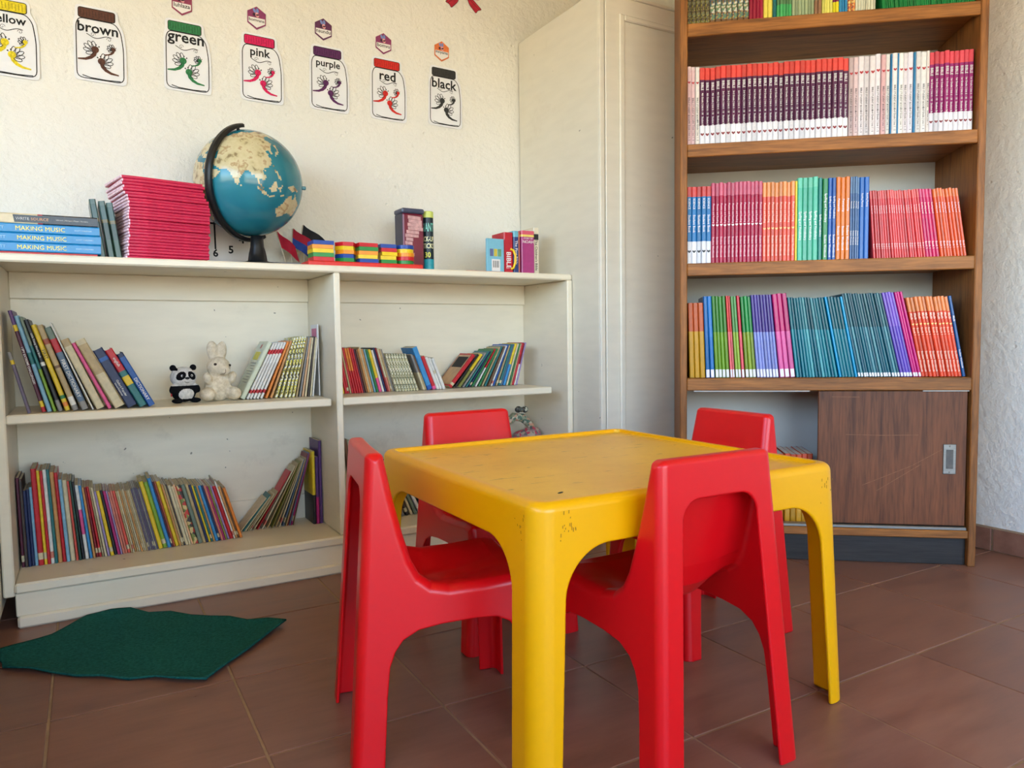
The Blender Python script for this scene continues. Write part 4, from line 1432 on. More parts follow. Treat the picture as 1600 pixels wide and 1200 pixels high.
# inside the lower compartment
grp(.30, .395, 4, 0.1325, .262, [(0, (214, 156, 40)), (.5, (206, 100, 54)), (.9, (206, 78, 44))], 'yellow and orange schoolbook behind the right chair', y=0.075, pages=M_PAGEW, d=0.2)
grp(.398, .50, 5, 0.1325, .262, [(0, (214, 156, 40)), (.5, (206, 100, 54)), (.9, (206, 78, 44))], 'yellow and orange schoolbook close to the sliding door edge', y=0.07, pages=M_PAGEW, d=0.2)

# ------------------------------------------------------------------ things on top of the white bookcase
ZS = 1.1185
def flatbook(label, x0, x1, y0, d, z, th, bands, letters, hard=True, pages=None, rz=0.0, group=None):
    """closed book lying flat, spine towards the room"""
    L = x1 - x0
    t = thing('book', label, 'book', (x0, y0, z), (0, 0, rz), group)
    tt = 0.003 if hard else 0.001
    mb = MB()
    xs = [f * L for f, _ in bands] + [L]
    P = [(0.002, 0), (d, 0), (d, tt), (tt + 0.002, tt), (tt + 0.002, th - tt), (d, th - tt), (d, th), (0.002, th), (0, th - 0.003), (0, 0.003)]
    n = len(P)
    vs = [(x, p[0], p[1]) for x in xs for p in P]
    fs, mi = [], []
    for k in range(len(bands)):
        for i in range(n):
            j = (i + 1) % n
            fs.append((k * n + i, (k + 1) * n + i, (k + 1) * n + j, k * n + j))
            mi.append(k)
    fs += [tuple(range(n)), tuple(reversed(range(len(bands) * n, (len(bands) + 1) * n)))]
    mi += [0, len(bands) - 1]
    mb.v, mb.f, mb.mi = vs, fs, mi
    mb.build('cover', [cm_(c) for _, c in bands], t)
    MB().box((0.003, tt + 0.003, tt), (L - 0.003, d - 0.004, th - tt)).build('pages', pages or M_PAGEW, t)
    if letters:
        for (s, xc, ln, hh, c) in letters:
            mb = MB()
            text_on(mb, s, (xc - x0, -0.0009, th * 0.5), (1, 0, 0), (0, 0, 1), ln, hh, 0.0)
            mb.build('lettering', cm_(c), t)
    return t
YFB = 2.66
MMB = (14, 128, 186)
flatbook('thin red book at the bottom of the music book pile', -0.27, 0.046, YFB, 0.2, ZS, 0.008, [(0, (196, 60, 56))], None, False)
zz_ = ZS + 0.0085
for i, (dx, lab) in enumerate(((0.0, 'lowest of three blue MAKING MUSIC books in the pile'), (0.001, 'middle one of three blue MAKING MUSIC books in the pile'), (-0.002, 'topmost of three blue MAKING MUSIC books, under the WRITE SOURCE book'))):
    flatbook(lab, -0.29, 0.056 + dx, YFB, 0.22, zz_, 0.0275, [(0, MMB)],
             [('SILVER BURDETT', -0.235 + dx, 0.088, 0.010, (150, 200, 224)), ('MAKING MUSIC', -0.099 + dx, 0.126, 0.0165, (250, 226, 70)), ('SCOTT FORESMAN', 0.012 + dx, 0.046, 0.006, (190, 220, 236))], group='blue music books')
    zz_ += 0.0278
ws_ = flatbook('black and cream WRITE SOURCE book on top of the blue music books', -0.204, 0.050, YFB + 0.005, 0.2, zz_, 0.030, [(0, (214, 192, 150)), (.38, (176, 40, 44)), (.43, (34, 28, 34))],
         [('WRITE', -0.146, 0.034, 0.013, (200, 190, 184)), ('SOURCE', -0.102, 0.045, 0.013, (222, 150, 90)), ('Sebranek | Kemper | Meyer | Rensema', -0.018, 0.085, 0.007, (200, 190, 180))])
mb = MB()
flatpoly(mb, [(0.038, 0.004), (0.128, 0.004), (0.128, 0.026), (0.034, 0.026)], -0.0004)
mb.build('title_plate', cm_((30, 28, 32)), ws_)
# dark green books standing behind
for i, (x, lab) in enumerate(((0.052, 'leftmost of three dark green hardbacks behind the music books'), (0.077, 'middle one of three dark green hardbacks behind the music books'), (0.098, 'rightmost of three dark green hardbacks, touching the pink booklet stack'))):
    book(lab, (x, 2.70, ZS + 0.0005), 0, R(-7), 0.0185, 0.185 - 0.004 * i, 0.17, [(0, (44, 74, 58)), (.33, (36, 60, 50)), (.62, (108, 96, 58)), (.68, (54, 80, 76)), (.92, (70, 92, 86))], hard=True, pages=M_PAGES, group='dark green hardbacks')

# stack of pink booklets
NP_ = 27
PZ = (1.382 - ZS) / NP_
M_PINK = flat((206, 30, 74), 0.42, 0.4, 0.12, 40.0)
M_PINKP = flat((246, 206, 214), 0.8, 0.1, 0.25, 200.0)
def pink_mesh(th):
    mb = MB()
    L, D_ = 0.248, 0.20
    nx = 8
    vs, fs, mi = [], [], []
    xs = [-0.0 + L * (k / nx) ** 1.6 for k in range(nx + 1)]
    def dz(x):
        return -0.011 * max(0, (0.05 - x) / 0.05) ** 1.5
    prof = [(0.0016, 0), (D_, 0), (D_, th), (0.0016, th), (0, th * 0.75), (0, th * 0.25)]
    n = len(prof)
    for x in xs:
        for (y, z) in prof:
            vs.append((x, y + 0.006 * max(0, (0.04 - x) / 0.04), z))
    for k in range(nx):
        for i in range(n):
            j = (i + 1) % n
            fs.append((k * n + i, (k + 1) * n + i, (k + 1) * n + j, k * n + j))
            mi.append(0)
    fs += [tuple(range(n)), tuple(reversed(range(nx * n, (nx + 1) * n)))]
    mi += [1, 1]
    mb.v, mb.f, mb.mi = vs, fs, mi
    return mb.mesh('cover', [M_PINK, M_PINKP])
pinkm = pink_mesh(PZ * 0.93)
pinkpg = MB().box((-0.0035, 0.01, PZ * 0.12), (0.0, 0.195, PZ * 0.80)).mesh('pages', M_PINKP)
for i in range(NP_):
    f = i / (NP_ - 1)
    sway = 0.010 * math.sin(f * 3.1 + 0.4) + rng.uniform(-0.0035, 0.0035) - (0.012 if i > 20 else 0)
    t = thing('exercise_booklet', 'bright pink booklet, %s from the bottom of the tall stack beside the globe' % ordw(i + 1) if 0 < i < NP_ - 1 else ('bottom pink booklet of the tall stack beside the globe' if i == 0 else 'topmost pink booklet of the tall stack beside the globe'), 'booklet',
              (0.129 + sway * 0.8 + 0.010 * f, 2.664 + rng.uniform(-0.003, 0.003), ZS + 0.0006 + i * PZ), (0, 0, R(11 + rng.uniform(-1.3, 1.3))), 'pink booklets in the tall stack')
    put('cover', pinkm, t)
    put('pages', pinkpg, t)

# globe
LAND = [
 [(-17, 15), (-16, 22), (-10, 30), (-6, 36), (10, 37), (11, 33), (20, 32), (32, 31), (35, 28), (43, 12), (51, 12), (47, 4), (40, -4), (40, -15), (35, -24), (32, -29), (26, -34), (18, -34), (12, -17), (13, -6), (9, 4), (-8, 4), (-13, 9)],
 [(-9, 37), (-9, 43), (-1, 44), (-4, 48), (2, 51), (8, 54), (8, 57), (12, 56), (18, 55), (22, 59), (28, 60), (22, 62), (25, 65), (21, 65), (17, 61), (16, 57), (12, 58), (5, 60), (12, 66), (25, 71), (40, 67), (45, 68), (60, 69), (70, 73), (85, 74), (100, 77), (112, 74), (130, 71), (145, 72), (160, 70), (179, 69), (178, 64), (170, 60), (163, 58), (157, 51), (155, 58), (143, 59), (135, 54), (140, 48), (132, 43), (128, 39), (129, 35), (126, 35), (125, 39), (121, 40), (118, 38), (122, 37), (120, 34), (122, 30), (119, 25), (112, 21), (108, 21), (106, 18), (109, 12), (105, 9), (101, 13), (100, 8), (104, 1), (101, 3), (98, 9), (97, 16), (94, 17), (91, 22), (87, 21), (80, 15), (80, 11), (77, 8), (73, 17), (72, 21), (67, 25), (57, 26), (50, 30), (48, 30), (51, 25), (56, 25), (60, 22), (55, 17), (45, 13), (43, 17), (35, 28), (34, 31), (36, 36), (28, 36), (26, 40), (23, 38), (20, 40), (14, 45), (18, 40), (15, 38), (8, 44), (3, 42), (-2, 37)],
 [(114, -22), (122, -18), (130, -12), (136, -12), (136, -16), (140, -17), (142, -11), (146, -19), (153, -26), (150, -37), (144, -39), (138, -35), (131, -31), (124, -33), (115, -34), (114, -27)],
 [(95, 5.5), (100, 3), (104, -2), (106, -6), (102, -4), (98, 1)], [(105, -6), (114, -7), (114, -8.7), (106, -7.6)], [(109, 1), (113, 3), (117, 7), (119, 4), (116, -4), (110, -3)],
 [(119, 0), (125, 1), (121, -2), (123, -5), (119.5, -5)], [(131, -1), (141, -2.5), (150, -10), (143, -9), (138, -8), (133, -4)], [(120, 18), (122, 18), (124, 12), (126, 7), (122, 8), (121, 14)],
 [(130, 32), (135, 33.5), (140, 35), (141.5, 41), (145, 44), (141, 45), (139, 38), (132, 35.5)], [(44, -25), (47, -25), (50, -15), (44, -18)], [(80, 9), (82, 7), (80, 6)], [(120, 23), (122, 25), (121, 22)],
 [(115, -8), (125, -8.2), (125, -9.8), (118, -9)], [(108, 20), (111, 20), (110, 18)], [(166, -46), (173, -41), (178, -38), (173, -35), (174, -42), (170, -46)],
 [(-5, 50), (1, 52), (-2, 57), (-5, 58)], [(-168, 66), (-125, 70), (-95, 72), (-80, 68), (-65, 60), (-56, 52), (-70, 43), (-80, 32), (-81, 25), (-90, 30), (-97, 26), (-97, 20), (-88, 16), (-83, 9), (-90, 14), (-105, 20), (-117, 33), (-124, 45), (-135, 58), (-160, 58)],
 [(-78, 8), (-60, 10), (-50, 0), (-35, -7), (-40, -22), (-58, -35), (-68, -52), (-75, -50), (-71, -20), (-81, -5)], [(-45, 60), (-20, 70), (-20, 80), (-60, 80), (-52, 68)]]
SEAS = [[(28, 42), (40, 41.5), (38, 46), (32, 46)], [(47, 40), (50, 37), (54, 37), (53, 46), (48, 45)], [(32, 29), (35, 27), (43, 14), (42, 12.6), (37, 20)]]
GR = 0.1872
gl = thing('globe', 'blue political globe on a black tilted stand on top of the bookcase', 'globe', (0.539, 2.83, ZS))
nlon, nlat = 216, 108
lon = (np.arange(nlon) + 0.5) / nlon * 360 - 180
lat = (np.arange(nlat) + 0.5) / nlat * 180 - 90
LO, LA = np.meshgrid(lon, lat)
land = np.zeros(LO.shape, bool)
for p in LAND:
    land |= poly_sdf(p, LO, LA) < 0
for p in SEAS:
    land &= ~(poly_sdf(p, LO, LA) < 0)
land |= LA < -72
GM = Matrix(((-0.9672, -0.1347, -0.2155), (0.1957, -0.9357, -0.2935), (-0.1621, -0.326, 0.9314)))
vs, fs, mi = [], [], []
for j in range(nlat + 1):
    la = -PI / 2 + PI * j / nlat
    for i in range(nlon):
        lo = 2 * PI * i / nlon - PI
        vs.append((GR * math.cos(la) * math.cos(lo), GR * math.cos(la) * math.sin(lo), GR * math.sin(la)))
for j in range(nlat):
    for i in range(nlon):
        k = (i + 1) % nlon
        fs.append((j * nlon + i, j * nlon + k, (j + 1) * nlon + k, (j + 1) * nlon + i))
        mi.append(1 if land[j, i] else 0)
def globe_mat(stops, scale, name):
    mt, nt, b = new_mat(name)
    n1 = N(nt, 'ShaderNodeTexNoise', Scale=scale, Detail=4.0)
    nt.links.new(coords(nt), n1.inputs['Vector'])
    nt.links.new(ramp(nt, n1.outputs[0], [(p, lin(c)) for p, c in stops]), b.inputs['Base Color'])
    b.inputs['Roughness'].default_value = 0.16
    b.inputs['Specular IOR Level'].default_value = 0.5
    return mt
M_SEA = globe_mat([(.35, (34, 112, 132)), (.7, (48, 134, 152))], 6.0, 'printed_ocean_blue')
M_LAND = globe_mat([(.34, (140, 122, 90)), (.40, (196, 182, 142)), (.54, (206, 194, 156)), (.60, (170, 140, 104)), (.66, (200, 188, 146))], 30.0, 'printed_land_buff')
mb = MB()
mb.v, mb.f, mb.mi = vs, fs, mi
ballz = 1.420 - ZS
ball = mb.build('ball', [M_SEA, M_LAND], gl, (0, 0, ballz), GM.to_euler(), smooth=True)
axis = GM @ Vector((0, 0, 1))
adir = Vector((-0.7505, -0.5604, -0.3503))
adir = (adir - axis * adir.dot(axis)).normalized()
tang = axis.cross(adir).normalized()
mb = MB()
vs, fs = [], []
NA = 40
for k in range(NA + 1):
    t = R(-6) + R(192) * k / NA
    dirv = axis * math.cos(t) + adir * math.sin(t)
    for (rr, ww) in ((GR + 0.006, -0.013), (GR + 0.016, -0.013), (GR + 0.020, -0.006), (GR + 0.020, 0.006), (GR + 0.016, 0.013), (GR + 0.006, 0.013)):
        vs.append(dirv * rr + tang * ww)
for k in range(NA):
    for i in range(6):
        j = (i + 1) % 6
        fs.append((k * 6 + i, k * 6 + j, (k + 1) * 6 + j, (k + 1) * 6 + i))
fs += [tuple(reversed(range(6))), tuple(range(NA * 6, NA * 6 + 6))]
mb.add(vs, fs)
mb.build('meridian_arm', M_BLACK, gl, (0, 0, ballz))
MB().tube([axis * (GR - 0.004), axis * (GR + 0.016)], 0.006, 10).build('axis_pin', M_BLACK, gl, (0, 0, ballz))
MB().tube([-axis * (GR - 0.004), -axis * (GR + 0.016)], 0.006, 10).build('axis_pin', M_BLACK, gl, (0, 0, ballz))
low = Vector((0.012, -0.01, ballz - GR - 0.016))
MB().lathe([(0.125, 0.0), (0.125, 0.006), (0.11, 0.011), (0.05, 0.018), (0.034, 0.024), (0.030, 0.05), (0.024, 0.075), (0.022, low.z + 0.012), (0.016, low.z + 0.016)], 32).build('base', M_BLACK, gl, (0.02, -0.01, 0), smooth=True)
MB().cbox((GR - 0.008, -0.008, -0.006), (GR + 0.012, 0.008, 0.006), 0.002).build('time_dial_knob', flat((60, 130, 150), 0.3), gl, (0, 0, ballz), (0, R(2), R(-12)))

# teaching clock behind the globe
ck = thing('teaching_clock', 'white teaching clock face with black numbers leaning behind the globe', 'clock', (0.4455, 3.03, 1.2995), (R(-4), 0, 0))
MB().cbox((-0.135, 0.0, -0.178), (0.125, 0.006, 0.125), 0.002).build('dial', M_PAPER, ck)
mb = MB()
for hnum in range(1, 13):
    a = R(90 - 30 * hnum)
    text_on(mb, str(hnum), (0.112 * math.cos(a), -0.0006, 0.112 * math.sin(a)), (1, 0, 0), (0, 0, 1), 0.04, 0.030, 0.03)
mb.build('numbers', M_INK, ck)
mb = MB()
mb.box((-0.003, -0.003, -0.098), (0.003, -0.0015, 0.0))
mb.build('minute_hand', M_INK, ck)
MB().box((-0.022, -0.0045, -0.003), (0.022, -0.003, 0.003)).build('hour_hand', M_INK, ck)
MB().lathe([(0.006, 0), (0.006, 0.004), (0.003, 0.005)], 12).build('hub', M_BLACK, ck, (0, -0.002, 0), (R(90), 0, 0))

# little flags in a grey tray behind the globe stand
tr = thing('flag_tray', 'grey plastic tray holding small paper flags behind the globe stand', 'tray', (0.735, 2.965, ZS))
MB().prism([(-0.07, 0), (0.07, 0), (0.085, 0.035), (-0.085, 0.035)], -0.03, 0.03).build('tray', flat((150, 148, 150), 0.4, 0.4, 0.1), tr)
FL = [((0.690, 2.952), (-0.06, -0.02), (168, 28, 50), (168, 28, 50), 'crimson paper flag tilted left on a stick behind the globe', 0.0),
      ((0.715, 2.960), (0.0, -0.03), (150, 24, 44), (36, 60, 130), 'red and blue paper flag on a stick behind the globe', 0.02),
      ((0.745, 2.972), (0.03, -0.01), (30, 30, 34), (220, 186, 60), 'black and yellow paper flag on a stick right of the globe', 0.05),
      ((0.765, 2.965), (-0.01, -0.02), (60, 84, 150), (86, 160, 150), 'blue-green paper flag lowest in the flag tray', -0.04)]
for (x, y), (lx, ly), c1, c2, lab, dz in FL:
    t = thing('paper_flag', lab, 'flag', (x, y, ZS + 0.036), (0, 0, 0), 'small flags behind the globe')
    top = Vector((lx * 0.6, ly, 0.115 + dz * 0.7))
    MB().tube([(0, 0, -0.002), top], 0.0025, 6).build('stick', flat((206, 196, 176), 0.6), t)
    mb = MB()
    vs, fs, mi = [], [], []
    nx = 6
    for i in range(nx + 1):
        q = i / nx
        for j in range(3):
            p = top * (1.0 - 0.26 * j) + Vector((0.085 * q * (1 if lx > -0.03 else 0.8), -0.012 + 0.010 * math.sin(q * 7 + j), -0.055 * q))
            vs.append(p)
    for i in range(nx):
        for j in range(2):
            fs.append((i * 3 + j, i * 3 + j + 1, i * 3 + j + 4, i * 3 + j + 3))
            mi.append(j)
    nv = len(vs)
    vs += [p + Vector((0, 0.0012, 0)) for p in vs]
    fs += [tuple(reversed([i + nv for i in f])) for f in list(fs)]
    mi += mi[:]
    mb.v, mb.f, mb.mi = [tuple(p) for p in vs], fs, mi
    mb.build('cloth', [flat(c1, 0.7, 0.2), flat(c2, 0.7, 0.2)], t, smooth=True)

# red tray with stacks of coloured counting tiles
YT = 2.74
ry_ = tag(MB().cbox((0.71, YT - 0.05, ZS), (1.155, YT + 0.07, ZS + 0.0215), 0.004).build('sorting_tray', flat((222, 40, 28), 0.35, 0.4, 0.08)), 'shallow red plastic tray under the stacks of coloured tiles', 'tray')
TC = {'r': (206, 30, 40), 'y': (240, 204, 30), 'b': (30, 70, 160), 'g': (40, 140, 60), 'o': (240, 150, 30)}
TN = {'r': 'red', 'y': 'yellow', 'b': 'blue', 'g': 'green', 'o': 'orange'}
def ngon(n, r, rot=0, sx=1.0):
    return [(r * sx * math.cos(rot + 2 * PI * k / n), r * math.sin(rot + 2 * PI * k / n)) for k in range(n)]
tz = ZS + 0.022
STK = [(0.768, 'rgyob', 'square', ngon(4, 0.054, PI / 4), 'leftmost square stack'), (0.862, 'gboyr', 'hexagonal', ngon(6, 0.040, 0), 'hexagon stack'),
       (0.940, 'byogr', 'rectangular', ngon(4, 0.052, PI / 4, 1.0), 'middle square stack'), (1.022, 'gyyrb', 'rectangular', ngon(4, 0.046, PI / 4, 0.95), 'square stack beside the round one'),
       (1.098, 'groyb', 'round', ngon(24, 0.036, 0), 'round stack by the tin')]
for (x, cs, shp, poly, where) in STK:
    hz = 0.0148
    me = MB().prism(poly, 0, hz * 0.96, 0, 'z')
    for i, c in enumerate(cs):
        o = put('counting_tile', me.mesh('counting_tile', flat(TC[c], 0.35, 0.4, 0.06)), None, (x + rng.uniform(-.0015, .0015), YT + rng.uniform(-.0015, .0015), tz + 0.0002 + i * hz), (0, 0, R(rng.uniform(-3, 3))))
        tag(o, '%s %s tile, %s from the bottom, %s' % (TN[c], shp, ordw(i + 1), where), 'tile', 'counting tiles in the red tray')

# tower-block game tin and pick-up sticks tube
YJ = 2.80
jn = thing('game_tin', 'tall dark red game tin picturing a block tower, beside the sticks tube', 'tin', (1.118, YJ, ZS), (0, 0, R(2)))
MB().cbox((0, 0, 0), (0.092, 0.080, 0.236), 0.006).build('body', flat((118, 26, 50), 0.3, 0.5, 0.1, 8.0), jn)
MB().cbox((-0.003, -0.003, 0.236), (0.095, 0.083, 0.256), 0.005).build('lid', flat((60, 66, 92), 0.3, 0.5, 0.1), jn)
MB().box((-0.0012, 0.004, 0.004), (-0.0001, 0.076, 0.234)).build('side_panel', flat((62, 60, 76), 0.4, 0.4, 0.1), jn)
mb = MB()
r2 = random.Random(3)
for k in range(15):
    z = 0.225 - k * 0.0145
    xa = 0.012 + (0.012 if k < 4 else 0.0) + r2.uniform(-0.004, 0.004)
    ln = r2.uniform(0.045, 0.066) if k < 6 else r2.uniform(0.018, 0.036)
    flatpoly(mb, [(xa, z - 0.011), (xa + ln, z - 0.014 + r2.uniform(-.003, .003)), (xa + ln, z - 0.001), (xa, z + 0.002)], -0.0006)
mb.build('tower_picture', flat((206, 160, 160), 0.4, 0.4, 0.25, 90.0), jn)
tu = thing('stick_tube', 'round tube of giant pick-up sticks with a lime lid, beside the tin', 'tube', (1.240, YJ + 0.03, ZS))
MB().lathe([(0.0215, 0), (0.0215, 0.228)], 24).build('tube', flat((24, 40, 48), 0.35, 0.4, 0.1), tu, smooth=False)
MB().lathe([(0.0225, 0.226), (0.0225, 0.250), (0.020, 0.252)], 24).build('lid', flat((206, 218, 110), 0.35, 0.4, 0.06), tu)
MB().lathe([(0.0218, 0.0), (0.0218, 0.058)], 24).build('lower_band', flat((40, 160, 180), 0.35, 0.4, 0.15, 90.0), tu)
def wrap_text(parent, s, z, hh, ang_w, r, c):
    vs, fs, mx, Mx, my, My = text_polys(s, 0.02)
    k = ang_w / (Mx - mx)
    ky = hh / 0.72
    mb = MB()
    mid = R(-122)
    mb.add([((r) * math.cos(mid + (p[0] - (mx + Mx) / 2) * k), (r) * math.sin(mid + (p[0] - (mx + Mx) / 2) * k), z + (p[1] - 0.36) * ky) for p in vs], fs)
    mb.build('lettering', cm_(c), parent)
wrap_text(tu, 'GIANT', 0.188, 0.034, 2.6, 0.0222, (120, 200, 180))
wrap_text(tu, 'PICK-UP', 0.140, 0.020, 2.6, 0.0222, (240, 236, 190))
wrap_text(tu, 'STICKS', 0.112, 0.020, 2.6, 0.0222, (240, 236, 190))
wrap_text(tu, '30', 0.076, 0.022, 1.1, 0.0222, (240, 236, 90))

# small books at the right end of the top
zb = ZS
def sbook(label, x, y, w, h, d, c, rz, letters=None, hard=True, bands=None):
    return book(label, (x, y, zb + 0.0004), R(rz), 0, w, h, d, bands or [(0, c)], hard=hard, letters=letters, pages=M_PAGEW, group='small books at the right end of the bookcase top')
bb_ = thing('book', 'light blue book showing its back cover, leftmost of the small Bible books', 'book', (1.437, 2.69, zb), (0, 0, R(2)), 'small books at the right end of the bookcase top')
MB().cbox((0, 0, 0.001), (0.082, 0.012, 0.140), 0.002).build('cover', flat((124, 186, 208), 0.4, 0.4, 0.06), bb_)
mb = MB()
for k, c in enumerate((0, 1, 2)):
    flatpoly(mb, [(0.014 + k * 0.019, 0.068), (0.030 + k * 0.019, 0.068), (0.030 + k * 0.019, 0.098), (0.014 + k * 0.019, 0.098)], -0.0004, k)
mb.build('cover_pictures', [flat((96, 104, 150)), flat((206, 186, 70)), flat((110, 160, 120))], bb_)
mb = MB()
flatpoly(mb, [(0.022, 0.008), (0.062, 0.008), (0.062, 0.056), (0.022, 0.056)], -0.0004, 0)
for k in range(9):
    xk = 0.028 + k * 0.0034
    flatpoly(mb, [(xk, 0.022), (xk + (0.0012 if k % 3 else 0.0022), 0.022), (xk + (0.0012 if k % 3 else 0.0022), 0.050), (xk, 0.050)], -0.0006, 1)
mb.build('price_label', [M_PAPER, M_INK], bb_)
rb = sbook('red BIBLE book with a yellow carrying handle, top of the white bookcase', 1.524, 2.70, 0.042, 0.170, 0.105, (190, 24, 46), 0, (('BIBLE', .32, .44, WHT, .5),))
MB().tube([(0.030, -0.002, 0.018), (0.040, -0.006, 0.024), (0.046, -0.010, 0.045), (0.047, -0.010, 0.075), (0.040, -0.006, 0.096), (0.028, -0.002, 0.102)], 0.005, 8).build('handle', flat((240, 196, 20), 0.35), rb, smooth=True)
sbook('peach book lettered The First Bible between the red and magenta books', 1.570, 2.70, 0.024, 0.178, 0.11, None, 0, (('The First Bible', .50, .78, WHT, .5),), True, [(0, (40, 60, 120)), (.86, (110, 180, 200))])
sbook('thin orange book beside the magenta NOAH book', 1.596, 2.71, 0.010, 0.176, 0.10, (226, 140, 110), 0)
nb = sbook('magenta book lettered Story of NOAH', 1.609, 2.70, 0.062, 0.182, 0.08, None, 0, None, True, [(0, (170, 56, 120)), (.86, (240, 214, 110)), (.91, (216, 90, 110))])
mb = MB()
text_on(mb, 'STORY OF', (0.031, -0.0006, 0.150), (1, 0, 0), (0, 0, 1), 0.045, 0.007, 0.0)
text_on(mb, 'NOAH', (0.031, -0.0006, 0.136), (1, 0, 0), (0, 0, 1), 0.052, 0.015, 0.0)
mb.build('lettering', cm_(WHT), nb)
sbook("cream Children's Bible at the right end, against the cupboard side", 1.674, 2.71, 0.026, 0.200, 0.11, None, 0, (("The Children's Bible", .42, .66, BLK, .5),), True, [(0, (222, 210, 186)), (.74, 'bk'), (.86, (222, 210, 186))])
tag(MB().cbox((1.33, 2.665, zb), (1.50, 2.685, zb + 0.004), 0.001).build('loose_sheet', flat((200, 90, 80), 0.6)), 'thin red-edged sheet lying flat on the bookcase top edge', 'sheet')

# ------------------------------------------------------------------ plush toys
def shell_thing(sdf, lo, hi, h, mats, name, parent, pick=None):
    V, F = surfnet(sdf, lo, hi, h)
    Nn = vnormals(V, F)
    me = submesh(name, V, F, Nn, np.ones(len(F), bool), mats)
    if pick:
        c = V[F].mean(axis=1)
        me.polygons.foreach_set('material_index', pick(c).astype(np.int32))
        me.update()
    return put(name, me, parent)
M_PW = mat_fabric((226, 222, 218), (188, 184, 180), 120.0, 'white_plush', 0.4)
M_PB = mat_fabric((26, 25, 28), (14, 14, 16), 120.0, 'black_plush', 0.4)
M_BUN = mat_fabric((232, 220, 198), (196, 180, 152), 70.0, 'cream_plush', 0.9)
pa = thing('toy_panda', 'small black and white plush panda sitting beside the cream rabbit', 'plush toy', (0.291, 2.79, 0.6412), (0, 0, R(14)))
def panda(x, y, z):
    d = ell(x, y, z, (0, 0, 0.088), (0.043, 0.036, 0.037))
    d = smin(d, ell(x, y, z, (0, 0.002, 0.036), (0.040, 0.033, 0.034)), 0.006)
    for s in (-1, 1):
        d = smin(d, ell(x, y, z, (s * 0.034, 0.0, 0.121), (0.011, 0.008, 0.011)), 0.003)
        d = smin(d, ell(x, y, z, (s * 0.030, -0.020, 0.0085), (0.018, 0.020, 0.0085)), 0.004)
        d = smin(d, ell(x, y, z, (s * 0.038, -0.010, 0.050), (0.012, 0.014, 0.018), s * 0.5), 0.006)
    return np.maximum(d, 0.0004 - z)
def panda_pick(c):
    x, y, z = c[:, 0], c[:, 1], c[:, 2]
    k = np.zeros(len(c), int)
    k[(z < 0.060)] = 1
    k[((x / 0.026) ** 2 + ((z - 0.030) / 0.020) ** 2 < 1) & (y < -0.005) & (z > 0.014)] = 0
    k[(np.abs(x) > 0.022) & (z > 0.112) & ((np.abs(x) - 0.034) ** 2 + (z - 0.121) ** 2 < 0.0125 ** 2)] = 1
    for s in (-1, 1):
        k[(((x - s * 0.018) * 0.9 + s * (z - 0.094) * 0.3) ** 2 / 0.0125 ** 2 + (z - 0.094) ** 2 / 0.015 ** 2 < 1) & (y < 0)] = 1
    return k
shell_thing(panda, (-0.06, -0.05, -0.006), (0.06, 0.05, 0.14), 0.0018, [M_PW, M_PB], 'body', pa, panda_pick)
for s in (-1, 1):
    e = MB().ball((s * 0.0165, -0.0335, 0.0945), (0.0036, 0.003, 0.0042), 12, 8).build('eye', flat((236, 236, 238), 0.2), pa, smooth=True)
    MB().ball((s * 0.0155, -0.0362, 0.0942), (0.0022, 0.0013, 0.0026), 10, 6).build('pupil', M_BLACK, e, smooth=True)
MB().ball((0, -0.0370, 0.0860), (0.008, 0.004, 0.0045), 12, 8).build('nose', M_BLACK, pa, smooth=True)
MB().tube([(-0.009, -0.0352, 0.0745), (-0.005, -0.0362, 0.0715), (0.0, -0.0365, 0.0705), (0.006, -0.0360, 0.0725)], 0.0009, 6).build('mouth', M_BLACK, pa)
MB().box((-0.046, -0.012, 0.024), (-0.0445, -0.004, 0.044)).build('sewn_tag', flat((206, 40, 50)), pa)

bn_ = thing('toy_rabbit', 'cream plush rabbit with tall ears sitting between the panda and booklets', 'plush toy', (0.405, 2.80, 0.6412), (0, 0, R(8)))
def rabbit(x, y, z):
    d = ell(x, y, z, (0, 0.004, 0.052), (0.046, 0.040, 0.054))
    d = smin(d, ell(x, y, z, (0.002, -0.004, 0.120), (0.040, 0.036, 0.036)), 0.010)
    d = smin(d, ell(x, y, z, (0.012, -0.036, 0.108), (0.020, 0.016, 0.017)), 0.012)
    d = smin(d, ell(x, y, z, (-0.013, 0.006, 0.176), (0.020, 0.013, 0.037), 0.12), 0.006)
    d = smin(d, ell(x, y, z, (0.017, 0.008, 0.174), (0.018, 0.013, 0.037), -0.15), 0.006)
    for s in (-1, 1):
        d = smin(d, ell(x, y, z, (s * 0.044, -0.024, 0.026), (0.026, 0.036, 0.024)), 0.008)
        d = smin(d, ell(x, y, z, (s * 0.042, -0.022, 0.082), (0.015, 0.017, 0.022), -s * 0.35), 0.006)
    return np.maximum(d, 0.0004 - z)
shell_thing(rabbit, (-0.085, -0.075, -0.006), (0.085, 0.06, 0.23), 0.0024, [M_BUN], 'body', bn_)
MB().ball((-0.018, -0.036, 0.131), (0.0055, 0.0035, 0.0045), 12, 8).build('eye', flat((48, 32, 26), 0.15), bn_, smooth=True)
MB().ball((0.034, -0.0285, 0.126), (0.0045, 0.0035, 0.0045), 12, 8).build('eye', flat((48, 32, 26), 0.15), bn_, smooth=True)
MB().tube([(0.012, -0.0525, 0.112), (0.012, -0.0520, 0.102), (0.006, -0.0485, 0.096), (-0.004, -0.0425, 0.095)], 0.0010, 6).build('mouth_stitch', flat((120, 96, 70), 0.8), bn_)

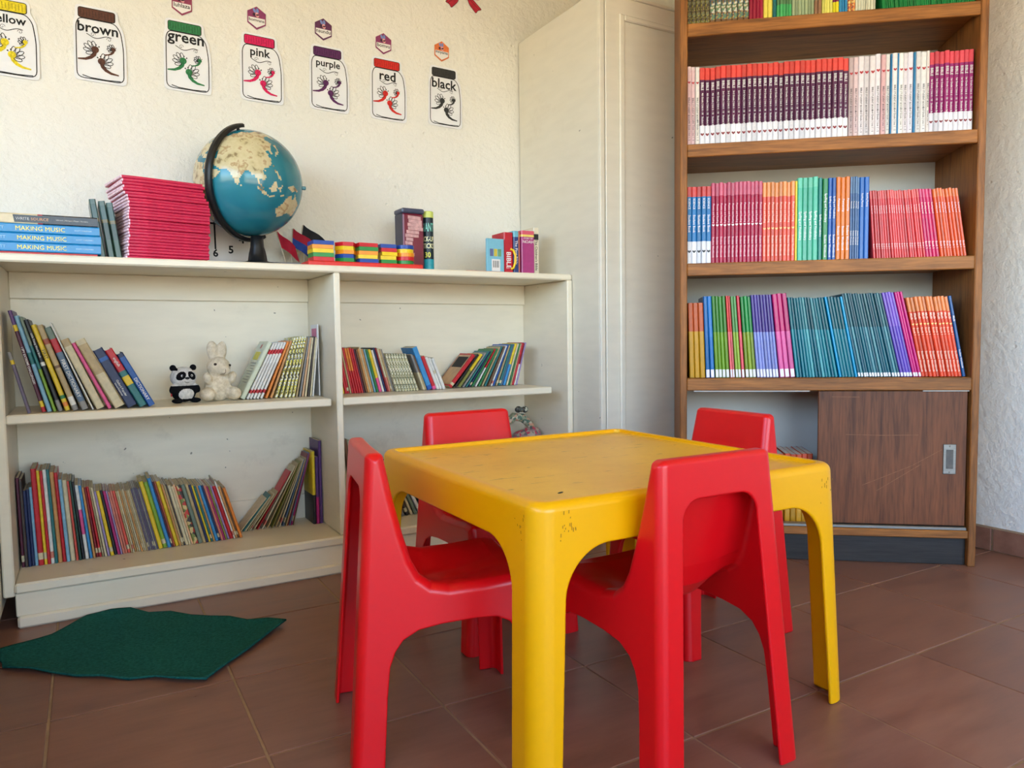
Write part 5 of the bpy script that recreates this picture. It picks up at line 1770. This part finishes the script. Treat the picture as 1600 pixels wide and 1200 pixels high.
# patterned cloth toy half hidden behind the far chair
ct = thing('cloth_toy', 'patterned cloth toy with a knotted bow behind the far red chair', 'toy', (1.66, 2.86, 0.1375))
M_CL1 = mat_speckle([(150, 150, 120), (196, 188, 160), (86, 110, 90), (200, 150, 120)], 120.0, 'floral_cotton')
M_CL2 = mat_speckle([(150, 120, 116), (110, 96, 96), (190, 60, 80), (170, 150, 130)], 110.0, 'dusky_floral_cotton')
def cloth(x, y, z):
    d = ell(x, y, z, (0, 0, 0.13), (0.075, 0.05, 0.13))
    d = smin(d, ell(x, y, z, (0.075, -0.02, 0.27), (0.045, 0.04, 0.045)), 0.01)
    d = smin(d, ell(x, y, z, (0.03, -0.01, 0.24), (0.06, 0.045, 0.06)), 0.02)
    return np.maximum(d, 0.0004 - z)
shell_thing(cloth, (-0.1, -0.09, -0.01), (0.15, 0.08, 0.36), 0.005, [M_CL2], 'body', ct)
MB().tube([(-0.07, -0.01, 0.26), (-0.055, -0.01, 0.33), (-0.015, -0.01, 0.362), (0.03, -0.01, 0.355), (0.065, -0.012, 0.325), (0.085, -0.015, 0.29)], [0.014, 0.018, 0.02, 0.02, 0.018, 0.014], 10).build('headband', M_CL1, ct, smooth=True)
kb = MB()
kb.ball((0.022, -0.018, 0.392), (0.010, 0.010, 0.012), 10, 8)
kb.ball((0.006, -0.016, 0.394), (0.018, 0.009, 0.015), 10, 8)
kb.ball((0.040, -0.016, 0.392), (0.018, 0.009, 0.015), 10, 8)
kb.build('bow', mat_speckle([(50, 50, 46), (200, 196, 170), (90, 90, 80)], 90.0, 'striped_ribbon'), ct, smooth=True)

# ------------------------------------------------------------------ paper jars and name tags on the wall
def jar_outline(o):
    """paper outline with margin o"""
    b = [(-0.072 - o, 0.070), (-0.066 - o, 0.092), (-0.066 - o, 0.122 + o), (0.052 + o, 0.122 + o), (0.052 + o, 0.088), (0.068 + o, 0.066), (0.076 + o, 0.0), (0.076 + o, -0.122 - o), (-0.072 - o, -0.122 - o)]
    return b
def round_corners(P, r, n=4):
    out = []
    N_ = len(P)
    for i in range(N_):
        a, b, c = Vector(P[i - 1]), Vector(P[i]), Vector(P[(i + 1) % N_])
        ra = min(r, (a - b).length * 0.45, (c - b).length * 0.45)
        p, q = b + (a - b).normalized() * ra, b + (c - b).normalized() * ra
        for k in range(n + 1):
            t = k / n
            out.append(tuple(p * (1 - t) ** 2 + b * 2 * t * (1 - t) + q * t ** 2))
    return out
def jar(word_, colour, cname, x, z, rot=0.0):
    t = thing('paper_jar', 'paper jar cut-out lettered %s with %s lid and %s dragonflies' % (word_, cname, cname), 'wall decoration', (x, Y1 - 0.004, z), (0, rot, 0), 'colour-word paper jars on the back wall')
    MB().prism(round_corners(jar_outline(0.008), 0.018), 0.0, 0.0018).build('paper', flat((232, 232, 236), 0.6, 0.2, 0.03, 20.0), t)
    mb = MB()
    body = round_corners([(-0.0715, 0.062), (-0.062, 0.084), (0.048, 0.084), (0.066, 0.060), (0.075, 0.0), (0.075, -0.121), (-0.0715, -0.121)], 0.022)
    ribbon(mb, body, 0.0030, True, -0.0006)
    ribbon(mb, [(-0.055, -0.112), (-0.03, -0.1175), (0.02, -0.119), (0.064, -0.116)], 0.0030, False, -0.0006)
    lid = round_corners([(-0.064, 0.086), (-0.064, 0.121), (0.050, 0.121), (0.050, 0.086)], 0.008)
    ribbon(mb, lid, 0.0024, True, -0.0009)
    for k in range(12):
        xk = -0.057 + k * 0.0094
        ribbon(mb, [(xk, 0.116 - (k % 3) * 0.002), (xk + 0.001, 0.091 + (k % 2) * 0.003)], 0.0009, False, -0.0012)
    # scroll under the word
    sw = []
    for k in range(26):
        q = k / 25
        sw.append((-0.040 + 0.078 * q, 0.028 + 0.007 * math.sin(q * 6.6 + 2.2) * (1 - 0.3 * q)))
    ribbon(mb, sw, 0.0024, False, -0.0006)
    for (cx_, cz_, s_) in ((-0.020, 0.033, 1), (0.030, 0.024, -1)):
        ribbon(mb, [(cx_ + s_ * 0.008 * (1 - k / 16) * math.cos(k * 0.55), cz_ + 0.008 * (1 - k / 16) * math.sin(k * 0.55)) for k in range(14)], 0.0013, False, -0.0006)
    lo = mb.build('line_drawing', M_INK, t)
    mb = MB()
    flatpoly(mb, lid, -0.0006)
    mb.build('lid', flat(colour, 0.6, 0.2, 0.2, 160.0), t)
    mb = MB()
    text_on(mb, word_, (-0.004, -0.0008, 0.056), (1, 0, 0), (0, 0, 1), 0.126 if len(word_) > 3 else 0.072, 0.042 if len(word_) < 6 else 0.037, 0.020)
    mb.build('lettering', M_INK, t)
    for (bx, bz, s_, sx, tilt) in ((-0.024, -0.026, 1.0, 1, 0.0), (0.038, -0.012, 0.58, 1, 0.15), (0.015, -0.064, 1.0, -1, 0.1)):
        g = MB()
        hx, hz = bx + sx * 0.010 * s_, bz + 0.008 * s_
        disc(g, (hx, hz), 0.0118 * s_, 0.0118 * s_, -0.0016, 0, 16)
        ctr = [(hx, hz - 0.006 * s_), (hx - sx * 0.004 * s_, hz - 0.018 * s_), (hx - sx * 0.014 * s_, hz - 0.029 * s_), (hx - sx * 0.030 * s_, hz - 0.037 * s_), (hx - sx * 0.054 * s_, hz - 0.040 * s_)]
        wds = [0.0062, 0.0066, 0.0056, 0.0042, 0.0022]
        L_, R_ = [], []
        for i, p in enumerate(ctr):
            a, b = Vector(ctr[max(0, i - 1)]), Vector(ctr[min(4, i + 1)])
            tt = (b - a).normalized()
            nn = Vector((-tt.y, tt.x)) * wds[i] * s_
            L_.append((p[0] + nn.x, p[1] + nn.y))
            R_.append((p[0] - nn.x, p[1] - nn.y))
        flatpoly(g, L_ + list(reversed(R_)), -0.0009)
        df = g.build('dragonfly', flat(colour, 0.6, 0.2, 0.3, 200.0), t)
        g = MB()
        for k, (an, ln) in enumerate(((100, 1.0), (122, 1.1), (146, 1.1), (170, 1.0), (196, 0.8))):
            a = R(an if sx > 0 else 180 - an)
            cx_, cz_ = hx + math.cos(a) * 0.022 * s_ * ln, hz - 0.008 * s_ + math.sin(a) * 0.022 * s_ * ln
            pts_ = []
            for q in range(16):
                b_ = 2 * PI * q / 16
                ex, ez = 0.015 * s_ * ln * math.cos(b_), 0.0062 * s_ * math.sin(b_)
                pts_.append((cx_ + ex * math.cos(a) - ez * math.sin(a), cz_ + ex * math.sin(a) + ez * math.cos(a)))
            ribbon(g, pts_, 0.0022, True, -0.0007 - 0.0001 * k)
        for q in (0.5, 1.2):
            a = R(60 if sx > 0 else 120) + (q - 0.8) * 0.9 * sx
            ribbon(g, [(hx, hz), (hx + math.cos(a) * 0.016 * s_, hz + math.sin(a) * 0.016 * s_)], 0.0010, False, -0.0008)
            disc(g, (hx + math.cos(a) * 0.017 * s_, hz + math.sin(a) * 0.017 * s_), 0.0026 * s_, 0.0026 * s_, -0.0009, 0, 8)
        g.build('wings', M_INK, df)
    return t
JARS = [('yellow', (226, 204, 40), 'yellow', -0.176, 1.884), ('brown', (92, 58, 46), 'brown', 0.090, 1.906), ('green', (52, 122, 76), 'green', 0.377, 1.916), ('pink', (214, 34, 92), 'pink', 0.646, 1.917),
        ('purple', (92, 44, 92), 'purple', 0.914, 1.920), ('red', (208, 46, 40), 'red', 1.170, 1.916), ('black', (58, 58, 58), 'black', 1.436, 1.924)]
for j_ in JARS:
    jar(j_[0], j_[1], j_[2], j_[3], j_[4], R(1.2))
def hextag(word_, c, x, z, label):
    t = thing('name_tag', label, 'wall tag', (x, Y1 - 0.003, z), (0, R(1.5), 0), 'hexagon word tags above the jars')
    hx = [(0.040 * math.sin(R(60 * k)), 0.044 * math.cos(R(60 * k))) for k in range(6)]
    MB().prism(hx, 0.0, 0.0012).build('card', flat(c, 0.5, 0.3, 0.12, 90.0), t)
    mb = MB()
    flatpoly(mb, [(-0.031, 0.001), (0.031, 0.001), (0.031, -0.0185), (0, -0.037), (-0.031, -0.0185)], -0.0005)
    mb.build('white_field', M_PAPER, t)
    if word_:
        mb = MB()
        text_on(mb, word_, (0, -0.0008, -0.008), (1, 0, 0), (0, 0, 1), 0.058, 0.015, 0.012)
        mb.build('lettering', M_INK, t)
    mb = MB()
    disc(mb, (-0.008, 0.027), 0.005, 0.009, -0.0005, 0, 12, 0.5)
    disc(mb, (0.003, 0.028), 0.005, 0.009, -0.0006, 0, 12, 0.1)
    disc(mb, (0.002, 0.012), 0.0065, 0.010, -0.0007, 1, 12, 0.3)
    disc(mb, (0.003, 0.012), 0.0066, 0.003, -0.0008, 2, 12, 0.3)
    disc(mb, (-0.010, 0.012), 0.005, 0.006, -0.0007, 2, 12, 0.3)
    mb.build('bee_picture', [flat((120, 140, 200)), flat((226, 160, 160)), flat((60, 30, 50))], t)
PT = (140, 60, 104)
hextag('bomvana', PT, 0.634, 2.108, 'purple hexagon tag reading bomvana above the pink jar')
hextag('nsundu', (96, 48, 86), 0.896, 2.115, 'dark purple hexagon tag reading nsundu above the purple jar')
hextag('bomvu', PT, 1.153, 2.105, 'purple hexagon tag reading bomvu above the red jar')
hextag('mnyama', (226, 122, 70), 1.424, 2.121, 'orange hexagon tag reading mnyama above the black jar')
hextag('luhlaza', (150, 62, 92), 0.366, 2.108, 'purple hexagon tag reading luhlaza above the green jar')
hextag('', PT, 0.085, 2.112, 'purple hexagon tag above the brown jar, cut off by the photo edge')
# red paper bow above the jars
bw_ = thing('paper_bow', 'red paper bow cut-out at the top edge of the photo', 'wall decoration', (1.536, Y1 - 0.003, 2.40))
M_BOW = flat((186, 44, 62), 0.6, 0.2, 0.2, 60.0)
for s in (-1, 1):
    tl = round_corners([(0.008 * s, 0), (0.055 * s, -0.030), (0.092 * s, -0.060), (0.070 * s, -0.066), (0.062 * s, -0.082), (0.030 * s, -0.05)], 0.008)
    p_ = MB().prism(tl, 0, 0.0012).build('tail', M_BOW, bw_)
    mb = MB()
    ribbon(mb, tl, 0.002, True, -0.0005)
    ribbon(mb, [(0.02 * s, -0.018), (0.078 * s, -0.062)], 0.0015, False, -0.0005)
    mb.build('outline', M_INK, p_)
    MB().prism(round_corners([(0, 0.006), (0.06 * s, 0.05), (0.09 * s, 0.03), (0.085 * s, -0.02), (0.05 * s, -0.022), (0, -0.008)], 0.015), -0.0013, -0.0001).build('loop', M_BOW, bw_)
MB().prism(ngon(12, 0.016), -0.0026, -0.0014).build('knot', M_BOW, bw_)

# ------------------------------------------------------------------ survey units -> metres
for me in bpy.data.meshes:
    me.transform(Matrix.Scale(S, 4))
for o in sc.objects:
    if o.type in {'MESH', 'EMPTY'}:
        o.location = o.location * S
